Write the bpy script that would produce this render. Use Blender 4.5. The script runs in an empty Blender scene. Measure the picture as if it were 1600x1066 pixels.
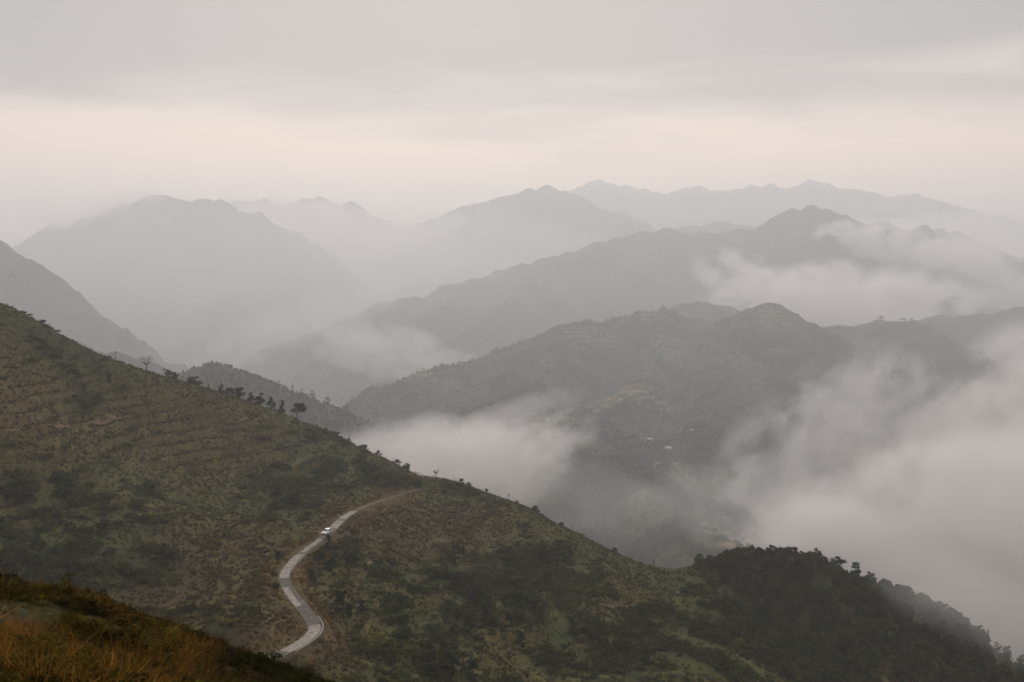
import bpy, bmesh, math, random
import numpy as np
from mathutils import Vector, Matrix

R = math.radians
sc = bpy.context.scene
COL = sc.collection
rng = np.random.default_rng(7)
random.seed(7)

# ------------------------------------------------------------------ camera, sky, sun, exposure
F = 1800.0            # focal length in pixels of a 1600 px wide picture
HOR = 400.0           # image row of the horizon
cam_data = bpy.data.cameras.new('camera')
cam_data.sensor_width = 36.0
cam_data.lens = 36.0 * F / 1600.0
cam_data.shift_y = -(533.0 - HOR) / 1600.0
cam_data.clip_start = 0.5
cam_data.clip_end = 60000
cam = bpy.data.objects.new('camera', cam_data)
COL.objects.link(cam)
cam.location = (0, 0, 0)
cam.rotation_euler = (R(90), 0, 0)
sc.camera = cam

SUN_EL, SUN_ROT = R(32), R(-3)
world = bpy.data.worlds.new('World')
sc.world = world
world.use_nodes = True


CLOUD_AMP, CLOUD_OFF = 1.7, (1.7, 6.6, 8.8)


def build_world():
    nt = world.node_tree
    nt.nodes.clear()
    N, L = nt.nodes.new, nt.links.new
    out = N('ShaderNodeOutputWorld')
    bg_sky = N('ShaderNodeBackground')
    sky = N('ShaderNodeTexSky')
    sky.sky_type = 'NISHITA'
    sky.sun_disc = False
    sky.sun_elevation = SUN_EL
    sky.sun_rotation = SUN_ROT
    sky.air_density = 1.5
    sky.dust_density = 3.0
    bg_sky.inputs['Strength'].default_value = 0.1
    L(sky.outputs[0], bg_sky.inputs[0])
    # overcast: a cloud deck seen in perspective, direction / (height + small)
    tc = N('ShaderNodeTexCoord')
    sep = N('ShaderNodeSeparateXYZ')
    L(tc.outputs['Generated'], sep.inputs[0])

    def m(op, a, b=None, c=None):
        n = N('ShaderNodeMath')
        n.operation = op
        for i, v in enumerate((a, b, c)):
            if v is None:
                continue
            if isinstance(v, (int, float)):
                n.inputs[i].default_value = v
            else:
                L(v, n.inputs[i])
        return n.outputs[0]
    z = m('MAXIMUM', sep.outputs[2], 0.0)
    den = m('ADD', z, 0.10)
    u = m('DIVIDE', sep.outputs[0], den)
    v = m('DIVIDE', sep.outputs[1], den)
    comb = N('ShaderNodeCombineXYZ')
    L(u, comb.inputs[0]); L(v, comb.inputs[1])
    mp = N('ShaderNodeMapping')
    mp.inputs['Location'].default_value = CLOUD_OFF
    mp.inputs['Scale'].default_value = (0.8, 1.2, 1)
    L(comb.outputs[0], mp.inputs[0])
    n1 = N('ShaderNodeTexNoise')
    n1.inputs['Scale'].default_value = 0.62
    n1.inputs['Detail'].default_value = 5.0
    n1.inputs['Roughness'].default_value = 0.42
    n1.inputs['Distortion'].default_value = 0.5
    L(mp.outputs[0], n1.inputs['Vector'])
    # the deck ends far away: brighter open band along the horizon all around
    edge = N('ShaderNodeMapRange')
    edge.inputs['From Min'].default_value = 0.08
    edge.inputs['From Max'].default_value = 0.18
    L(z, edge.inputs['Value'])
    n2 = N('ShaderNodeTexNoise')
    n2.inputs['Scale'].default_value = 2.6
    n2.inputs['Detail'].default_value = 6.0
    n2.inputs['Roughness'].default_value = 0.55
    n2.inputs['Distortion'].default_value = 0.8
    L(mp.outputs[0], n2.inputs['Vector'])
    fine = m('MULTIPLY', m('SUBTRACT', n2.outputs['Fac'], 0.5), 0.45)
    cov = m('ADD', m('ADD', m('MULTIPLY', m('SUBTRACT', n1.outputs['Fac'], 0.5), CLOUD_AMP), fine), edge.outputs[0])
    ramp = N('ShaderNodeMapRange')
    ramp.interpolation_type = 'SMOOTHSTEP'
    ramp.inputs['From Min'].default_value = 0.10
    ramp.inputs['From Max'].default_value = 0.92
    L(cov, ramp.inputs['Value'])
    # warm towards the horizon
    warm = N('ShaderNodeMapRange')
    warm.interpolation_type = 'SMOOTHSTEP'
    warm.inputs['From Min'].default_value = 0.02
    warm.inputs['From Max'].default_value = 0.16
    L(z, warm.inputs['Value'])
    mixw = N('ShaderNodeMixRGB')
    mixw.inputs[1].default_value = (1.45, 0.98, 0.67, 1)
    mixw.inputs[2].default_value = (0.56, 0.48, 0.435, 1)
    L(warm.outputs[0], mixw.inputs[0])
    mixc = N('ShaderNodeMixRGB')
    L(ramp.outputs[0], mixc.inputs[0])
    L(mixw.outputs[0], mixc.inputs[1])
    mixc.inputs[2].default_value = (0.145, 0.143, 0.16, 1)
    bg_c = N('ShaderNodeBackground')
    L(mixc.outputs[0], bg_c.inputs[0])
    # overcast sky: the deck grows brighter towards the zenith
    L(m('MULTIPLY_ADD', z, 3.0, 0.70), bg_c.inputs['Strength'])
    mix = N('ShaderNodeMixShader')
    mix.inputs[0].default_value = 0.92
    L(bg_sky.outputs[0], mix.inputs[1])
    L(bg_c.outputs[0], mix.inputs[2])
    L(mix.outputs[0], out.inputs['Surface'])


build_world()

sun_data = bpy.data.lights.new('sun', 'SUN')
sun_data.energy = 1.5
sun_data.angle = R(25)
sun_data.color = (1.0, 0.93, 0.85)
sun = bpy.data.objects.new('sun', sun_data)
COL.objects.link(sun)
# Nishita: rotation 0 = +Y, positive clockwise seen from above
sd = Vector((math.sin(SUN_ROT) * math.cos(SUN_EL), math.cos(SUN_ROT) * math.cos(SUN_EL), math.sin(SUN_EL)))
sun.rotation_euler = sd.to_track_quat('Z', 'Y').to_euler()

sc.view_settings.view_transform = 'Standard'
sc.view_settings.look = 'None'
sc.view_settings.gamma = 1.0
sc.view_settings.exposure = 0.38
sc.view_settings.use_curve_mapping = False
sc.render.engine = 'CYCLES'
cy = sc.cycles
cy.use_denoising = True
cy.max_bounces = 9
cy.diffuse_bounces = 2
cy.glossy_bounces = 1
cy.transmission_bounces = 2
cy.transparent_max_bounces = 8
cy.volume_bounces = 5
cy.volume_step_rate = 1.0
cy.volume_max_steps = 256
cy.use_adaptive_sampling = True
cy.adaptive_threshold = 0.02
cy.sample_clamp_indirect = 4.0


# ------------------------------------------------------------------ helpers
def at(px, py, d):
    """world point that stands at depth d metres in the direction of an image position"""
    return ((px - 800.0) / F * d, d, -(py - HOR) / F * d)


def tag(o, label=None, cat=None, group=None, kind=None):
    if label: o['label'] = label
    if cat: o['category'] = cat
    if group: o['group'] = group
    if kind: o['kind'] = kind
    return o


def link(name, mesh, mat=None, parent=None):
    o = bpy.data.objects.new(name, mesh)
    if mat is not None and len(mesh.materials) == 0:
        mesh.materials.append(mat)
    COL.objects.link(o)
    if parent: o.parent = parent
    return o


def empty(name, loc, rz=0.0):
    o = bpy.data.objects.new(name, None)
    o.location = loc
    o.rotation_euler = (0, 0, rz)
    o.empty_display_size = 0.3
    COL.objects.link(o)
    return o


# gradient noise in numpy
_perm = np.random.default_rng(11).permutation(256)
_perm = np.concatenate([_perm, _perm, _perm])
_ang = np.random.default_rng(12).uniform(0, 2 * np.pi, 256)
_gx, _gy = np.cos(_ang), np.sin(_ang)


def perlin(x, y):
    xi = np.floor(x).astype(int); yi = np.floor(y).astype(int)
    xf = x - xi; yf = y - yi
    u = xf * xf * xf * (xf * (xf * 6 - 15) + 10)
    v = yf * yf * yf * (yf * (yf * 6 - 15) + 10)

    def g(ix, iy, dx, dy):
        h = _perm[(_perm[ix & 255] + iy) & 255]
        return _gx[h] * dx + _gy[h] * dy
    a = g(xi, yi, xf, yf); b = g(xi + 1, yi, xf - 1, yf)
    c = g(xi, yi + 1, xf, yf - 1); d = g(xi + 1, yi + 1, xf - 1, yf - 1)
    return (a * (1 - u) + b * u) * (1 - v) + (c * (1 - u) + d * u) * v


def fbm(x, y, octv=4, gain=0.5, lac=2.03, seed=0.0):
    s = np.zeros_like(x, dtype=float); a = 1.0
    x = x + seed * 17.3; y = y - seed * 9.7
    for _ in range(octv):
        s += a * perlin(x, y)
        x = x * lac + 5.1; y = y * lac - 3.7
        a *= gain
    return s


def ridged(x, y, octv=4, seed=0.0):
    s = np.zeros_like(x, dtype=float); a = 1.0
    x = x + seed * 13.1; y = y + seed * 7.9
    for _ in range(octv):
        s += a * (1 - 2.0 * np.abs(perlin(x, y)))
        x = x * 2.05 + 2.3; y = y * 2.05 + 4.1
        a *= 0.5
    return s / 2.0


def sstep(a, b, x):
    t = np.clip((x - a) / (b - a), 0, 1)
    return t * t * (3 - 2 * t)


def catmull(pts, n=6):
    P = [np.array(p, float) for p in pts]
    P = [2 * P[0] - P[1]] + P + [2 * P[-1] - P[-2]]
    out = []
    for i in range(1, len(P) - 2):
        p0, p1, p2, p3 = P[i - 1:i + 3]
        for k in range(n):
            t = k / n
            out.append(0.5 * ((2 * p1) + (-p0 + p2) * t + (2 * p0 - 5 * p1 + 4 * p2 - p3) * t * t
                              + (-p0 + 3 * p1 - 3 * p2 + p3) * t ** 3))
    out.append(P[-2])
    return np.array(out)


def grid_mesh(name, xs, ys, Z, colors=None, mask=None):
    """height field sheet; colors (n,3) become the ground colour attribute"""
    nx, ny = len(xs), len(ys)
    X, Y = np.meshgrid(xs, ys)
    co = np.stack([X.ravel(), Y.ravel(), Z.ravel()], 1)
    i = np.arange(nx - 1)[None, :] + nx * np.arange(ny - 1)[:, None]
    i = i.ravel()
    quads = np.stack([i, i + 1, i + nx + 1, i + nx], 1)
    if mask is not None:
        mk = mask.ravel()
        keep = mk[quads].any(axis=1)
        quads = quads[keep]
        used = np.zeros(len(co), bool); used[quads.ravel()] = True
        remap = np.cumsum(used) - 1
        co = co[used]; quads = remap[quads]
        if colors is not None: colors = colors[used]
    me = bpy.data.meshes.new(name)
    me.vertices.add(len(co)); me.vertices.foreach_set('co', co.astype(np.float32).ravel())
    nq = len(quads)
    me.loops.add(nq * 4); me.loops.foreach_set('vertex_index', quads.astype(np.int32).ravel())
    me.polygons.add(nq)
    me.polygons.foreach_set('loop_start', np.arange(0, nq * 4, 4, dtype=np.int32))
    me.polygons.foreach_set('loop_total', np.full(nq, 4, np.int32))
    me.polygons.foreach_set('use_smooth', np.ones(nq, bool))
    me.update()
    if colors is not None:
        a = me.attributes.new('ground', 'FLOAT_COLOR', 'POINT')
        a.data.foreach_set('color', np.concatenate([colors, np.ones((len(colors), 1))], 1).astype(np.float32).ravel())
    return me


class MB:
    """collects faces for one mesh"""
    def __init__(self):
        self.v = []; self.f = []

    def quad(self, a, b, c, d):
        n = len(self.v); self.v += [a, b, c, d]; self.f.append((n, n + 1, n + 2, n + 3))

    def tri(self, a, b, c):
        n = len(self.v); self.v += [a, b, c]; self.f.append((n, n + 1, n + 2))

    def box(self, c, s, rz=0.0):
        cx, cy_, cz = c; hx, hy, hz = s[0] / 2, s[1] / 2, s[2] / 2
        cr, sr = math.cos(rz), math.sin(rz)
        n = len(self.v)
        for dz in (-hz, hz):
            for dx, dy in ((-hx, -hy), (hx, -hy), (hx, hy), (-hx, hy)):
                self.v.append((cx + dx * cr - dy * sr, cy_ + dx * sr + dy * cr, cz + dz))
        for q in ((3, 2, 1, 0), (4, 5, 6, 7), (0, 1, 5, 4), (1, 2, 6, 5), (2, 3, 7, 6), (3, 0, 4, 7)):
            self.f.append(tuple(n + k for k in q))

    def tube(self, pts, rad, seg=6):
        """tapered tube through points, capped"""
        pts = [Vector(p) for p in pts]
        n0 = len(self.v)
        for i, p in enumerate(pts):
            d = (pts[min(i + 1, len(pts) - 1)] - pts[max(i - 1, 0)]).normalized()
            a = d.cross(Vector((0.31, 0.87, 0.12))).normalized(); b = d.cross(a)
            for k in range(seg):
                t = 2 * math.pi * k / seg
                self.v.append(tuple(p + (a * math.cos(t) + b * math.sin(t)) * rad[i]))
        for i in range(len(pts) - 1):
            for k in range(seg):
                k2 = (k + 1) % seg
                self.f.append((n0 + i * seg + k, n0 + i * seg + k2, n0 + (i + 1) * seg + k2, n0 + (i + 1) * seg + k))
        self.f.append(tuple(n0 + k for k in range(seg))[::-1])
        self.f.append(tuple(n0 + (len(pts) - 1) * seg + k for k in range(seg)))

    def leaf(self, p, s, rnd, asp=0.6, up=0.0):
        """one small leaf-clump card, random direction"""
        n = Vector((rnd.gauss(0, 1), rnd.gauss(0, 1), rnd.gauss(0, 1) + up)).normalized()
        a = n.orthogonal().normalized()
        a = Matrix.Rotation(rnd.uniform(0, 6.28), 3, n) @ a
        b = n.cross(a)
        p = Vector(p)
        a = a * s; b = b * s * asp
        self.quad(tuple(p - a), tuple(p - b * 0.9 + n * s * .15), tuple(p + a), tuple(p + b * 0.9 + n * s * .15))

    def mesh(self, name, smooth=False):
        me = bpy.data.meshes.new(name)
        me.from_pydata(self.v, [], self.f)
        me.update()
        if smooth:
            me.polygons.foreach_set('use_smooth', np.ones(len(me.polygons), bool))
        return me

    def build(self, name, mat, parent=None, smooth=False):
        return link(name, self.mesh(name, smooth), mat, parent)


# ------------------------------------------------------------------ materials
MATS = {}


def mat_new(name):
    m = bpy.data.materials.new(name)
    m.use_nodes = True
    b = m.node_tree.nodes['Principled BSDF']
    b.inputs['Roughness'].default_value = 0.9
    b.inputs['Specular IOR Level'].default_value = 0.02
    MATS[name] = m
    return m, m.node_tree, b


def ramp_node(nt, cols, pos=None):
    r = nt.nodes.new('ShaderNodeValToRGB')
    while len(r.color_ramp.elements) < len(cols):
        r.color_ramp.elements.new(0.5)
    for i, c in enumerate(cols):
        e = r.color_ramp.elements[i]
        e.position = pos[i] if pos else i / (len(cols) - 1)
        e.color = (*c, 1)
    return r


def noise_node(nt, scale, detail=4.0, rough=0.55, vec=None, dist=0.0):
    n = nt.nodes.new('ShaderNodeTexNoise')
    n.inputs['Scale'].default_value = scale
    n.inputs['Detail'].default_value = detail
    n.inputs['Roughness'].default_value = rough
    n.inputs['Distortion'].default_value = dist
    if vec is not None:
        nt.links.new(vec, n.inputs['Vector'])
    return n


def geo_pos(nt):
    return nt.nodes.new('ShaderNodeNewGeometry').outputs['Position']


def mat_noise(name, cols, scale, detail=5.0, rough=0.6, bump=0.0, bscale=None, pos=None, roughness=0.9):
    m, nt, b = mat_new(name)
    p = geo_pos(nt)
    n = noise_node(nt, scale, detail, rough, p)
    r = ramp_node(nt, cols, pos or [0.3 + 0.4 * i / (len(cols) - 1) for i in range(len(cols))])
    nt.links.new(n.outputs['Fac'], r.inputs[0])
    nt.links.new(r.outputs[0], b.inputs['Base Color'])
    b.inputs['Roughness'].default_value = roughness
    if bump:
        n2 = noise_node(nt, bscale or scale * 4, 4.0, 0.6, p)
        bp = nt.nodes.new('ShaderNodeBump')
        bp.inputs['Strength'].default_value = bump
        bp.inputs['Distance'].default_value = 1.0 / (bscale or scale * 4)
        nt.links.new(n2.outputs['Fac'], bp.inputs['Height'])
        nt.links.new(bp.outputs[0], b.inputs['Normal'])
    return m


def mat_ground(name, scale, var=0.5, bump=0.5, hue=(0.06, 0.045, 0.025)):
    """ground: colour attribute of the sheet, broken up by noise"""
    m, nt, b = mat_new(name)
    p = geo_pos(nt)
    at_ = nt.nodes.new('ShaderNodeAttribute')
    at_.attribute_name = 'ground'
    n = noise_node(nt, scale, 6.0, 0.65, p)
    n2 = noise_node(nt, scale * 0.23, 4.0, 0.55, p)
    mr = nt.nodes.new('ShaderNodeMapRange')
    mr.inputs['From Min'].default_value = 0.3; mr.inputs['From Max'].default_value = 0.7
    mr.inputs['To Min'].default_value = 1 - var; mr.inputs['To Max'].default_value = 1 + var
    nt.links.new(n.outputs['Fac'], mr.inputs['Value'])
    mul = nt.nodes.new('ShaderNodeVectorMath'); mul.operation = 'SCALE'
    nt.links.new(at_.outputs['Color'], mul.inputs[0])
    nt.links.new(mr.outputs[0], mul.inputs['Scale'])
    mx = nt.nodes.new('ShaderNodeMixRGB')
    mr2 = nt.nodes.new('ShaderNodeMapRange')
    mr2.inputs['From Min'].default_value = 0.5; mr2.inputs['From Max'].default_value = 0.72
    mr2.inputs['To Max'].default_value = 0.5
    nt.links.new(n2.outputs['Fac'], mr2.inputs['Value'])
    nt.links.new(mr2.outputs[0], mx.inputs[0])
    nt.links.new(mul.outputs[0], mx.inputs[1])
    mx.inputs[2].default_value = (*hue, 1)
    nt.links.new(mx.outputs[0], b.inputs['Base Color'])
    bp = nt.nodes.new('ShaderNodeBump')
    bp.inputs['Strength'].default_value = bump
    bp.inputs['Distance'].default_value = 0.6 / scale
    nt.links.new(n.outputs['Fac'], bp.inputs['Height'])
    nt.links.new(bp.outputs[0], b.inputs['Normal'])
    return m


def mat_leaf(name, cols, tint=False):
    """foliage: colour varies from plant to plant and leaf to leaf"""
    m, nt, b = mat_new(name)
    oi = nt.nodes.new('ShaderNodeObjectInfo')
    ge = nt.nodes.new('ShaderNodeNewGeometry')
    add = nt.nodes.new('ShaderNodeMath'); add.operation = 'MULTIPLY_ADD'
    nt.links.new(ge.outputs['Random Per Island'], add.inputs[0])
    add.inputs[1].default_value = 0.4
    mm = nt.nodes.new('ShaderNodeMath'); mm.operation = 'MULTIPLY'
    nt.links.new(oi.outputs['Random'], mm.inputs[0]); mm.inputs[1].default_value = 0.6
    nt.links.new(mm.outputs[0], add.inputs[2])
    r = ramp_node(nt, cols)
    nt.links.new(add.outputs[0], r.inputs[0])
    src = r.outputs[0]
    if tint:
        a = nt.nodes.new('ShaderNodeAttribute')
        a.attribute_type = 'INSTANCER'; a.attribute_name = 'tint'
        mu = nt.nodes.new('ShaderNodeMixRGB'); mu.blend_type = 'MULTIPLY'; mu.inputs[0].default_value = 1.0
        nt.links.new(src, mu.inputs[1]); nt.links.new(a.outputs['Color'], mu.inputs[2])
        src = mu.outputs[0]
    nt.links.new(src, b.inputs['Base Color'])
    tr = nt.nodes.new('ShaderNodeBsdfTranslucent')
    nt.links.new(src, tr.inputs['Color'])
    mx = nt.nodes.new('ShaderNodeMixShader'); mx.inputs[0].default_value = 0.25
    nt.links.new(b.outputs[0], mx.inputs[1]); nt.links.new(tr.outputs[0], mx.inputs[2])
    nt.links.new(mx.outputs[0], nt.nodes['Material Output'].inputs['Surface'])
    return m


def mat_plain(name, col, rough=0.7, spec=0.3, metal=0.0, var=0.15, scale=3.0):
    m, nt, b = mat_new(name)
    n = noise_node(nt, scale, 4.0, 0.6, geo_pos(nt))
    r = ramp_node(nt, [tuple(c * (1 - var) for c in col), tuple(min(1, c * (1 + var)) for c in col)], [0.3, 0.7])
    nt.links.new(n.outputs['Fac'], r.inputs[0])
    nt.links.new(r.outputs[0], b.inputs['Base Color'])
    b.inputs['Roughness'].default_value = rough
    b.inputs['Specular IOR Level'].default_value = spec
    b.inputs['Metallic'].default_value = metal
    return m


# ------------------------------------------------------------------ terrain
def ridge_field(X, Y, ridges, slope, w, k=10.0, base=-400.0):
    """height = highest of the ridges, each falling away from its crest line"""
    total = np.full(X.shape, base, float)
    dmin = np.full(X.shape, 1e9)
    for pts in ridges:
        best = np.full(X.shape, -1e9); bd = np.full(X.shape, 1e9)
        for a, b in zip(pts[:-1], pts[1:]):
            ex, ey = b[0] - a[0], b[1] - a[1]
            l2 = ex * ex + ey * ey + 1e-9
            t = np.clip(((X - a[0]) * ex + (Y - a[1]) * ey) / l2, 0, 1)
            d = np.hypot(X - a[0] - t * ex, Y - a[1] - t * ey)
            h = a[2] + t * (b[2] - a[2]) - slope * (np.sqrt(d * d + w * w) - w)
            up = h > best
            best = np.where(up, h, best); bd = np.where(up, d, bd)
        hi = np.maximum(total, best); lo = np.minimum(total, best)
        total = hi + k * np.log1p(np.exp(-(hi - lo) / k)) * np.exp(-np.minimum(bd, dmin) * 0)
        dmin = np.minimum(dmin, bd)
    return total, dmin


def px_ridges(lists, jag=0.0, n=5, seed=0):
    out = []
    for li in lists:
        p = catmull([at(*q) for q in li], n)
        if jag:
            t = np.arange(len(p)) * 0.37 + seed * 7.7
            p[:, 2] += jag * (fbm(t, t * 0 + seed * 3.3, 4, 0.6))
        out.append(p)
    return out


FS = 1.4        # the far land begins beyond the first valley: metres per surveyed metre


def make_hill(name, label, lists, cell, slope, w, xr, yr, mat, base=-420, k=8.0, jag=0.0, gully=0.0, glen=300.0,
              rough=0.0, rlen=40.0, terrace=0.0, terr_amt=0.8, color=None, seed=0, top_noise=0.0, fs=None):
    fs = FS if fs is None else fs
    lists = [[(a, b, d * fs) for a, b, d in li] for li in lists]
    xr = (xr[0] * fs, xr[1] * fs); yr = (yr[0] * fs, yr[1] * fs)
    cell, w, k, jag, gully, glen, rough, rlen, base = [q * fs for q in (cell, w, k, jag, gully, glen, rough, rlen, base)]
    xs = np.arange(xr[0], xr[1] + cell, cell); ys = np.arange(yr[0], yr[1] + cell, cell)
    X, Y = np.meshgrid(xs, ys)
    wx = X + 0.25 * glen * fbm(X / glen, Y / glen, 3, seed=seed + 1) * 0.6
    wy = Y + 0.25 * glen * fbm(X / glen, Y / glen, 3, seed=seed + 2) * 0.6
    rd = px_ridges(lists, jag, seed=seed)
    Z0, D0 = ridge_field(X, Y, rd, slope, w, k, base)
    Zw, Dw = ridge_field(wx, wy, rd, slope, w, k, base)
    bl = sstep(0.0, 0.5 * glen, D0)
    Z = Z0 * (1 - bl) + Zw * bl
    if gully:
        g = ridged(wx / glen, wy / glen, 4, seed)
        Z += gully * (g - 0.55) * sstep(0.02 * glen, 0.55 * glen, D0)
    if rough:
        Z += rough * fbm(X / rlen, Y / rlen, 4, 0.55, seed=seed + 5) * (top_noise + (1 - top_noise) * sstep(0, 2 * rlen, D0))
    if terrace:
        zz = Z + terrace * 0.9 * fbm(X / 150, Y / 150, 3, seed=seed + 8)
        f = zz / terrace
        fl = np.floor(f); fr = f - fl
        st = (fl + sstep(0.55, 0.95, fr) - f) * terrace
        mk = sstep(-0.15, 0.25, fbm(X / 260, Y / 260, 3, seed=seed + 9)) * terr_amt * sstep(5, 45, D0)
        Z = Z + st * mk
    cols = None
    if color is not None:
        cols = color(X, Y, Z)
    me = grid_mesh(name, xs, ys, Z, cols)
    o = link(name, me, mat)
    tag(o, label, None, None, 'structure')
    return o, (xs, ys, Z)


def sample(field, x, y):
    xs, ys, Z = field
    x = np.asarray(x, float); y = np.asarray(y, float)
    c = xs[1] - xs[0]
    i = np.clip((x - xs[0]) / c, 0, len(xs) - 1.001); j = np.clip((y - ys[0]) / c, 0, len(ys) - 1.001)
    i0 = i.astype(int); j0 = j.astype(int); fi = i - i0; fj = j - j0
    return ((Z[j0, i0] * (1 - fi) + Z[j0, i0 + 1] * fi) * (1 - fj)
            + (Z[j0 + 1, i0] * (1 - fi) + Z[j0 + 1, i0 + 1] * fi) * fj)


def hit(field, px, py, d0, d1, step=0.5):
    """where a sight line meets the ground: used to find the foot of things"""
    d = np.arange(d0, d1, step)
    x = (px - 800) / F * d; z = -(py - HOR) / F * d
    below = np.nonzero(sample(field, x, d) >= z)[0]
    if len(below) == 0:
        return None
    k = below[0]
    return (float(x[k]), float(d[k]), float(sample(field, x[k], d[k])))


def crest_hit(field, px, d0, d1, step=0.5):
    """the skyline point of a hill in the direction of a picture column"""
    d = np.arange(d0, d1, step)
    x = (px - 800) / F * d
    z = sample(field, x, d)
    k = int(np.argmax(z / d))
    return (float(x[k]), float(d[k]), float(z[k]))


def mixcol(X, Y, cols, lam, seed):
    """patches of several ground colours"""
    n = np.stack([fbm(X / lam, Y / lam, 4, 0.55, seed=seed + 3.1 * i) for i in range(len(cols))], -1)
    wgt = np.exp(n * 9.0)
    wgt /= wgt.sum(-1, keepdims=True)
    return (wgt @ np.array(cols)).reshape(-1, 3)


# ------------------------------------------------------------------ the far ground
M_far = mat_noise('far_slope', [(0.022, 0.028, 0.018), (0.045, 0.046, 0.03), (0.085, 0.07, 0.045)], 0.012, 6.0, 0.65, 0.5, 0.04)
M_mid = mat_noise('mid_slope', [(0.022, 0.030, 0.018), (0.040, 0.045, 0.025), (0.085, 0.068, 0.04)], 0.02, 7.0, 0.68, 0.6, 0.08)
M_valley = mat_noise('valley_floor', [(0.03, 0.04, 0.02), (0.06, 0.055, 0.035)], 0.004, 6.0, 0.6)

me = bpy.data.meshes.new('ground')
g = 26000.0
me.from_pydata([(-g, -3000, -592), (g, -3000, -592), (g, 20000, -592), (-g, 20000, -592)], [], [(0, 1, 2, 3)])
ground = link('ground', me, M_valley)
tag(ground, 'low valley floor under the mist', None, None, 'structure')

# far to near; each crest line is (column, row, depth in metres)
make_hill('farthest_range', 'palest mountain range along the skyline at right',
          [[(560, 372, 8200), (700, 335, 8200), (820, 310, 8200), (880, 300, 8200), (900, 293, 8200), (925, 284, 8200), (960, 290, 8200),
            (985, 291, 8200), (1005, 300, 8200), (1030, 304, 8200), (1070, 297, 8200), (1100, 297, 8200), (1160, 294, 8200),
            (1230, 292, 8200), (1275, 283, 8200), (1310, 297, 8200), (1400, 305, 8200), (1430, 308, 8200), (1500, 325, 8200),
            (1560, 340, 8200), (1600, 348, 8200), (1800, 372, 8200)],
           [(1275, 283, 8200), (1240, 350, 7700), (1200, 390, 7400)], [(925, 284, 8200), (960, 350, 7800), (1000, 390, 7400)]],
          15, 0.62, 14, (-1400, 5200), (6600, 9400), M_far, gully=190, glen=520, rough=34, rlen=110, jag=60, seed=1, top_noise=0.35)
make_hill('far_left_peaks', 'small pale peaks above the cloud beside the left massif',
          [[(340, 345, 6800), (360, 320, 6800), (372, 312, 6800), (385, 319, 6800), (405, 318, 6800), (415, 313, 6800), (430, 320, 6800),
            (445, 321, 6800), (470, 317, 6800), (490, 311, 6800), (505, 311, 6800), (520, 319, 6800), (537, 321, 6800), (550, 317, 6800),
            (565, 332, 6800), (600, 362, 6800), (660, 402, 6800)],
           [(497, 311, 6800), (520, 370, 6400)]],
          11, 0.65, 9, (-2600, 0), (5900, 7600), M_far, gully=120, glen=330, rough=22, rlen=80, jag=34, seed=2, top_noise=0.35)
make_hill('far_central_range', 'pale grey mountain left of the farthest range',
          [[(440, 450, 6200), (500, 432, 6200), (560, 408, 6200), (600, 386, 6200), (650, 362, 6200), (700, 340, 6200), (720, 331, 6200),
            (760, 320, 6200), (800, 304, 6200), (830, 298, 6200), (855, 292, 6200), (880, 300, 6200), (920, 316, 6200), (960, 335, 6200),
            (1050, 362, 6200), (1150, 390, 6200)],
           [(855, 292, 6200), (800, 360, 5700), (700, 420, 5300), (620, 450, 5100)], [(960, 335, 6200), (920, 390, 5700), (860, 430, 5300)]],
          11, 0.6, 10, (-1600, 1500), (4700, 7200), M_far, gully=180, glen=430, rough=28, rlen=90, jag=44, seed=3, top_noise=0.35)
make_hill('left_massif', 'broad pale mountain massif at upper left with rounded top',
          [[(-120, 450, 5000), (-40, 415, 5000), (20, 386, 5000), (60, 366, 5000), (100, 352, 5000), (130, 346, 5000), (160, 336, 5000),
            (190, 322, 5000), (230, 313, 5000), (260, 308, 5000), (300, 312, 5000), (330, 309, 5000), (345, 317, 5000), (360, 328, 5000),
            (385, 333, 5000), (405, 336, 5000), (430, 356, 5000), (450, 385, 5000), (520, 432, 4900), (600, 480, 4800), (700, 520, 4700)],
           [(260, 308, 5000), (230, 400, 4500), (180, 470, 4100)], [(405, 336, 5000), (390, 420, 4500), (330, 490, 4100)],
           [(130, 346, 5000), (90, 430, 4600)]],
          9, 0.75, 9, (-2700, 300), (3700, 6000), M_far, gully=200, glen=380, rough=26, rlen=75, jag=42, seed=4, top_noise=0.35)
make_hill('small_far_peak', 'small pale peak just behind the dark central range',
          [[(980, 385, 5400), (1050, 362, 5400), (1075, 355, 5400), (1100, 352, 5400), (1135, 345, 5400), (1165, 353, 5400), (1200, 365, 5400),
            (1280, 390, 5400)]], 20, 0.6, 12, (300, 1700), (4900, 5900), M_far, gully=90, glen=260, rough=16, rlen=60, jag=22, seed=5, top_noise=0.35)
make_hill('left_cliff', 'grey rocky shoulder at the left edge behind the near hillside',
          [[(-260, 260, 2900), (-120, 320, 2900), (-40, 358, 2900), (0, 382, 2900), (40, 401, 2900), (70, 424, 2890), (84, 436, 2880), (90, 443, 2880), (110, 460, 2870),
            (118, 462, 2870), (124, 472, 2870), (150, 488, 2850), (170, 500, 2850), (220, 545, 2800), (280, 600, 2750), (400, 690, 2700)],
           [(0, 382, 2900), (-60, 480, 2650), (-80, 560, 2500)], [(110, 460, 2870), (60, 540, 2650)]],
          6, 0.95, 5, (-1700, -300), (2300, 3400), M_far, gully=95, glen=200, rough=17, rlen=45, jag=26, seed=6, top_noise=0.4)
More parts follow.
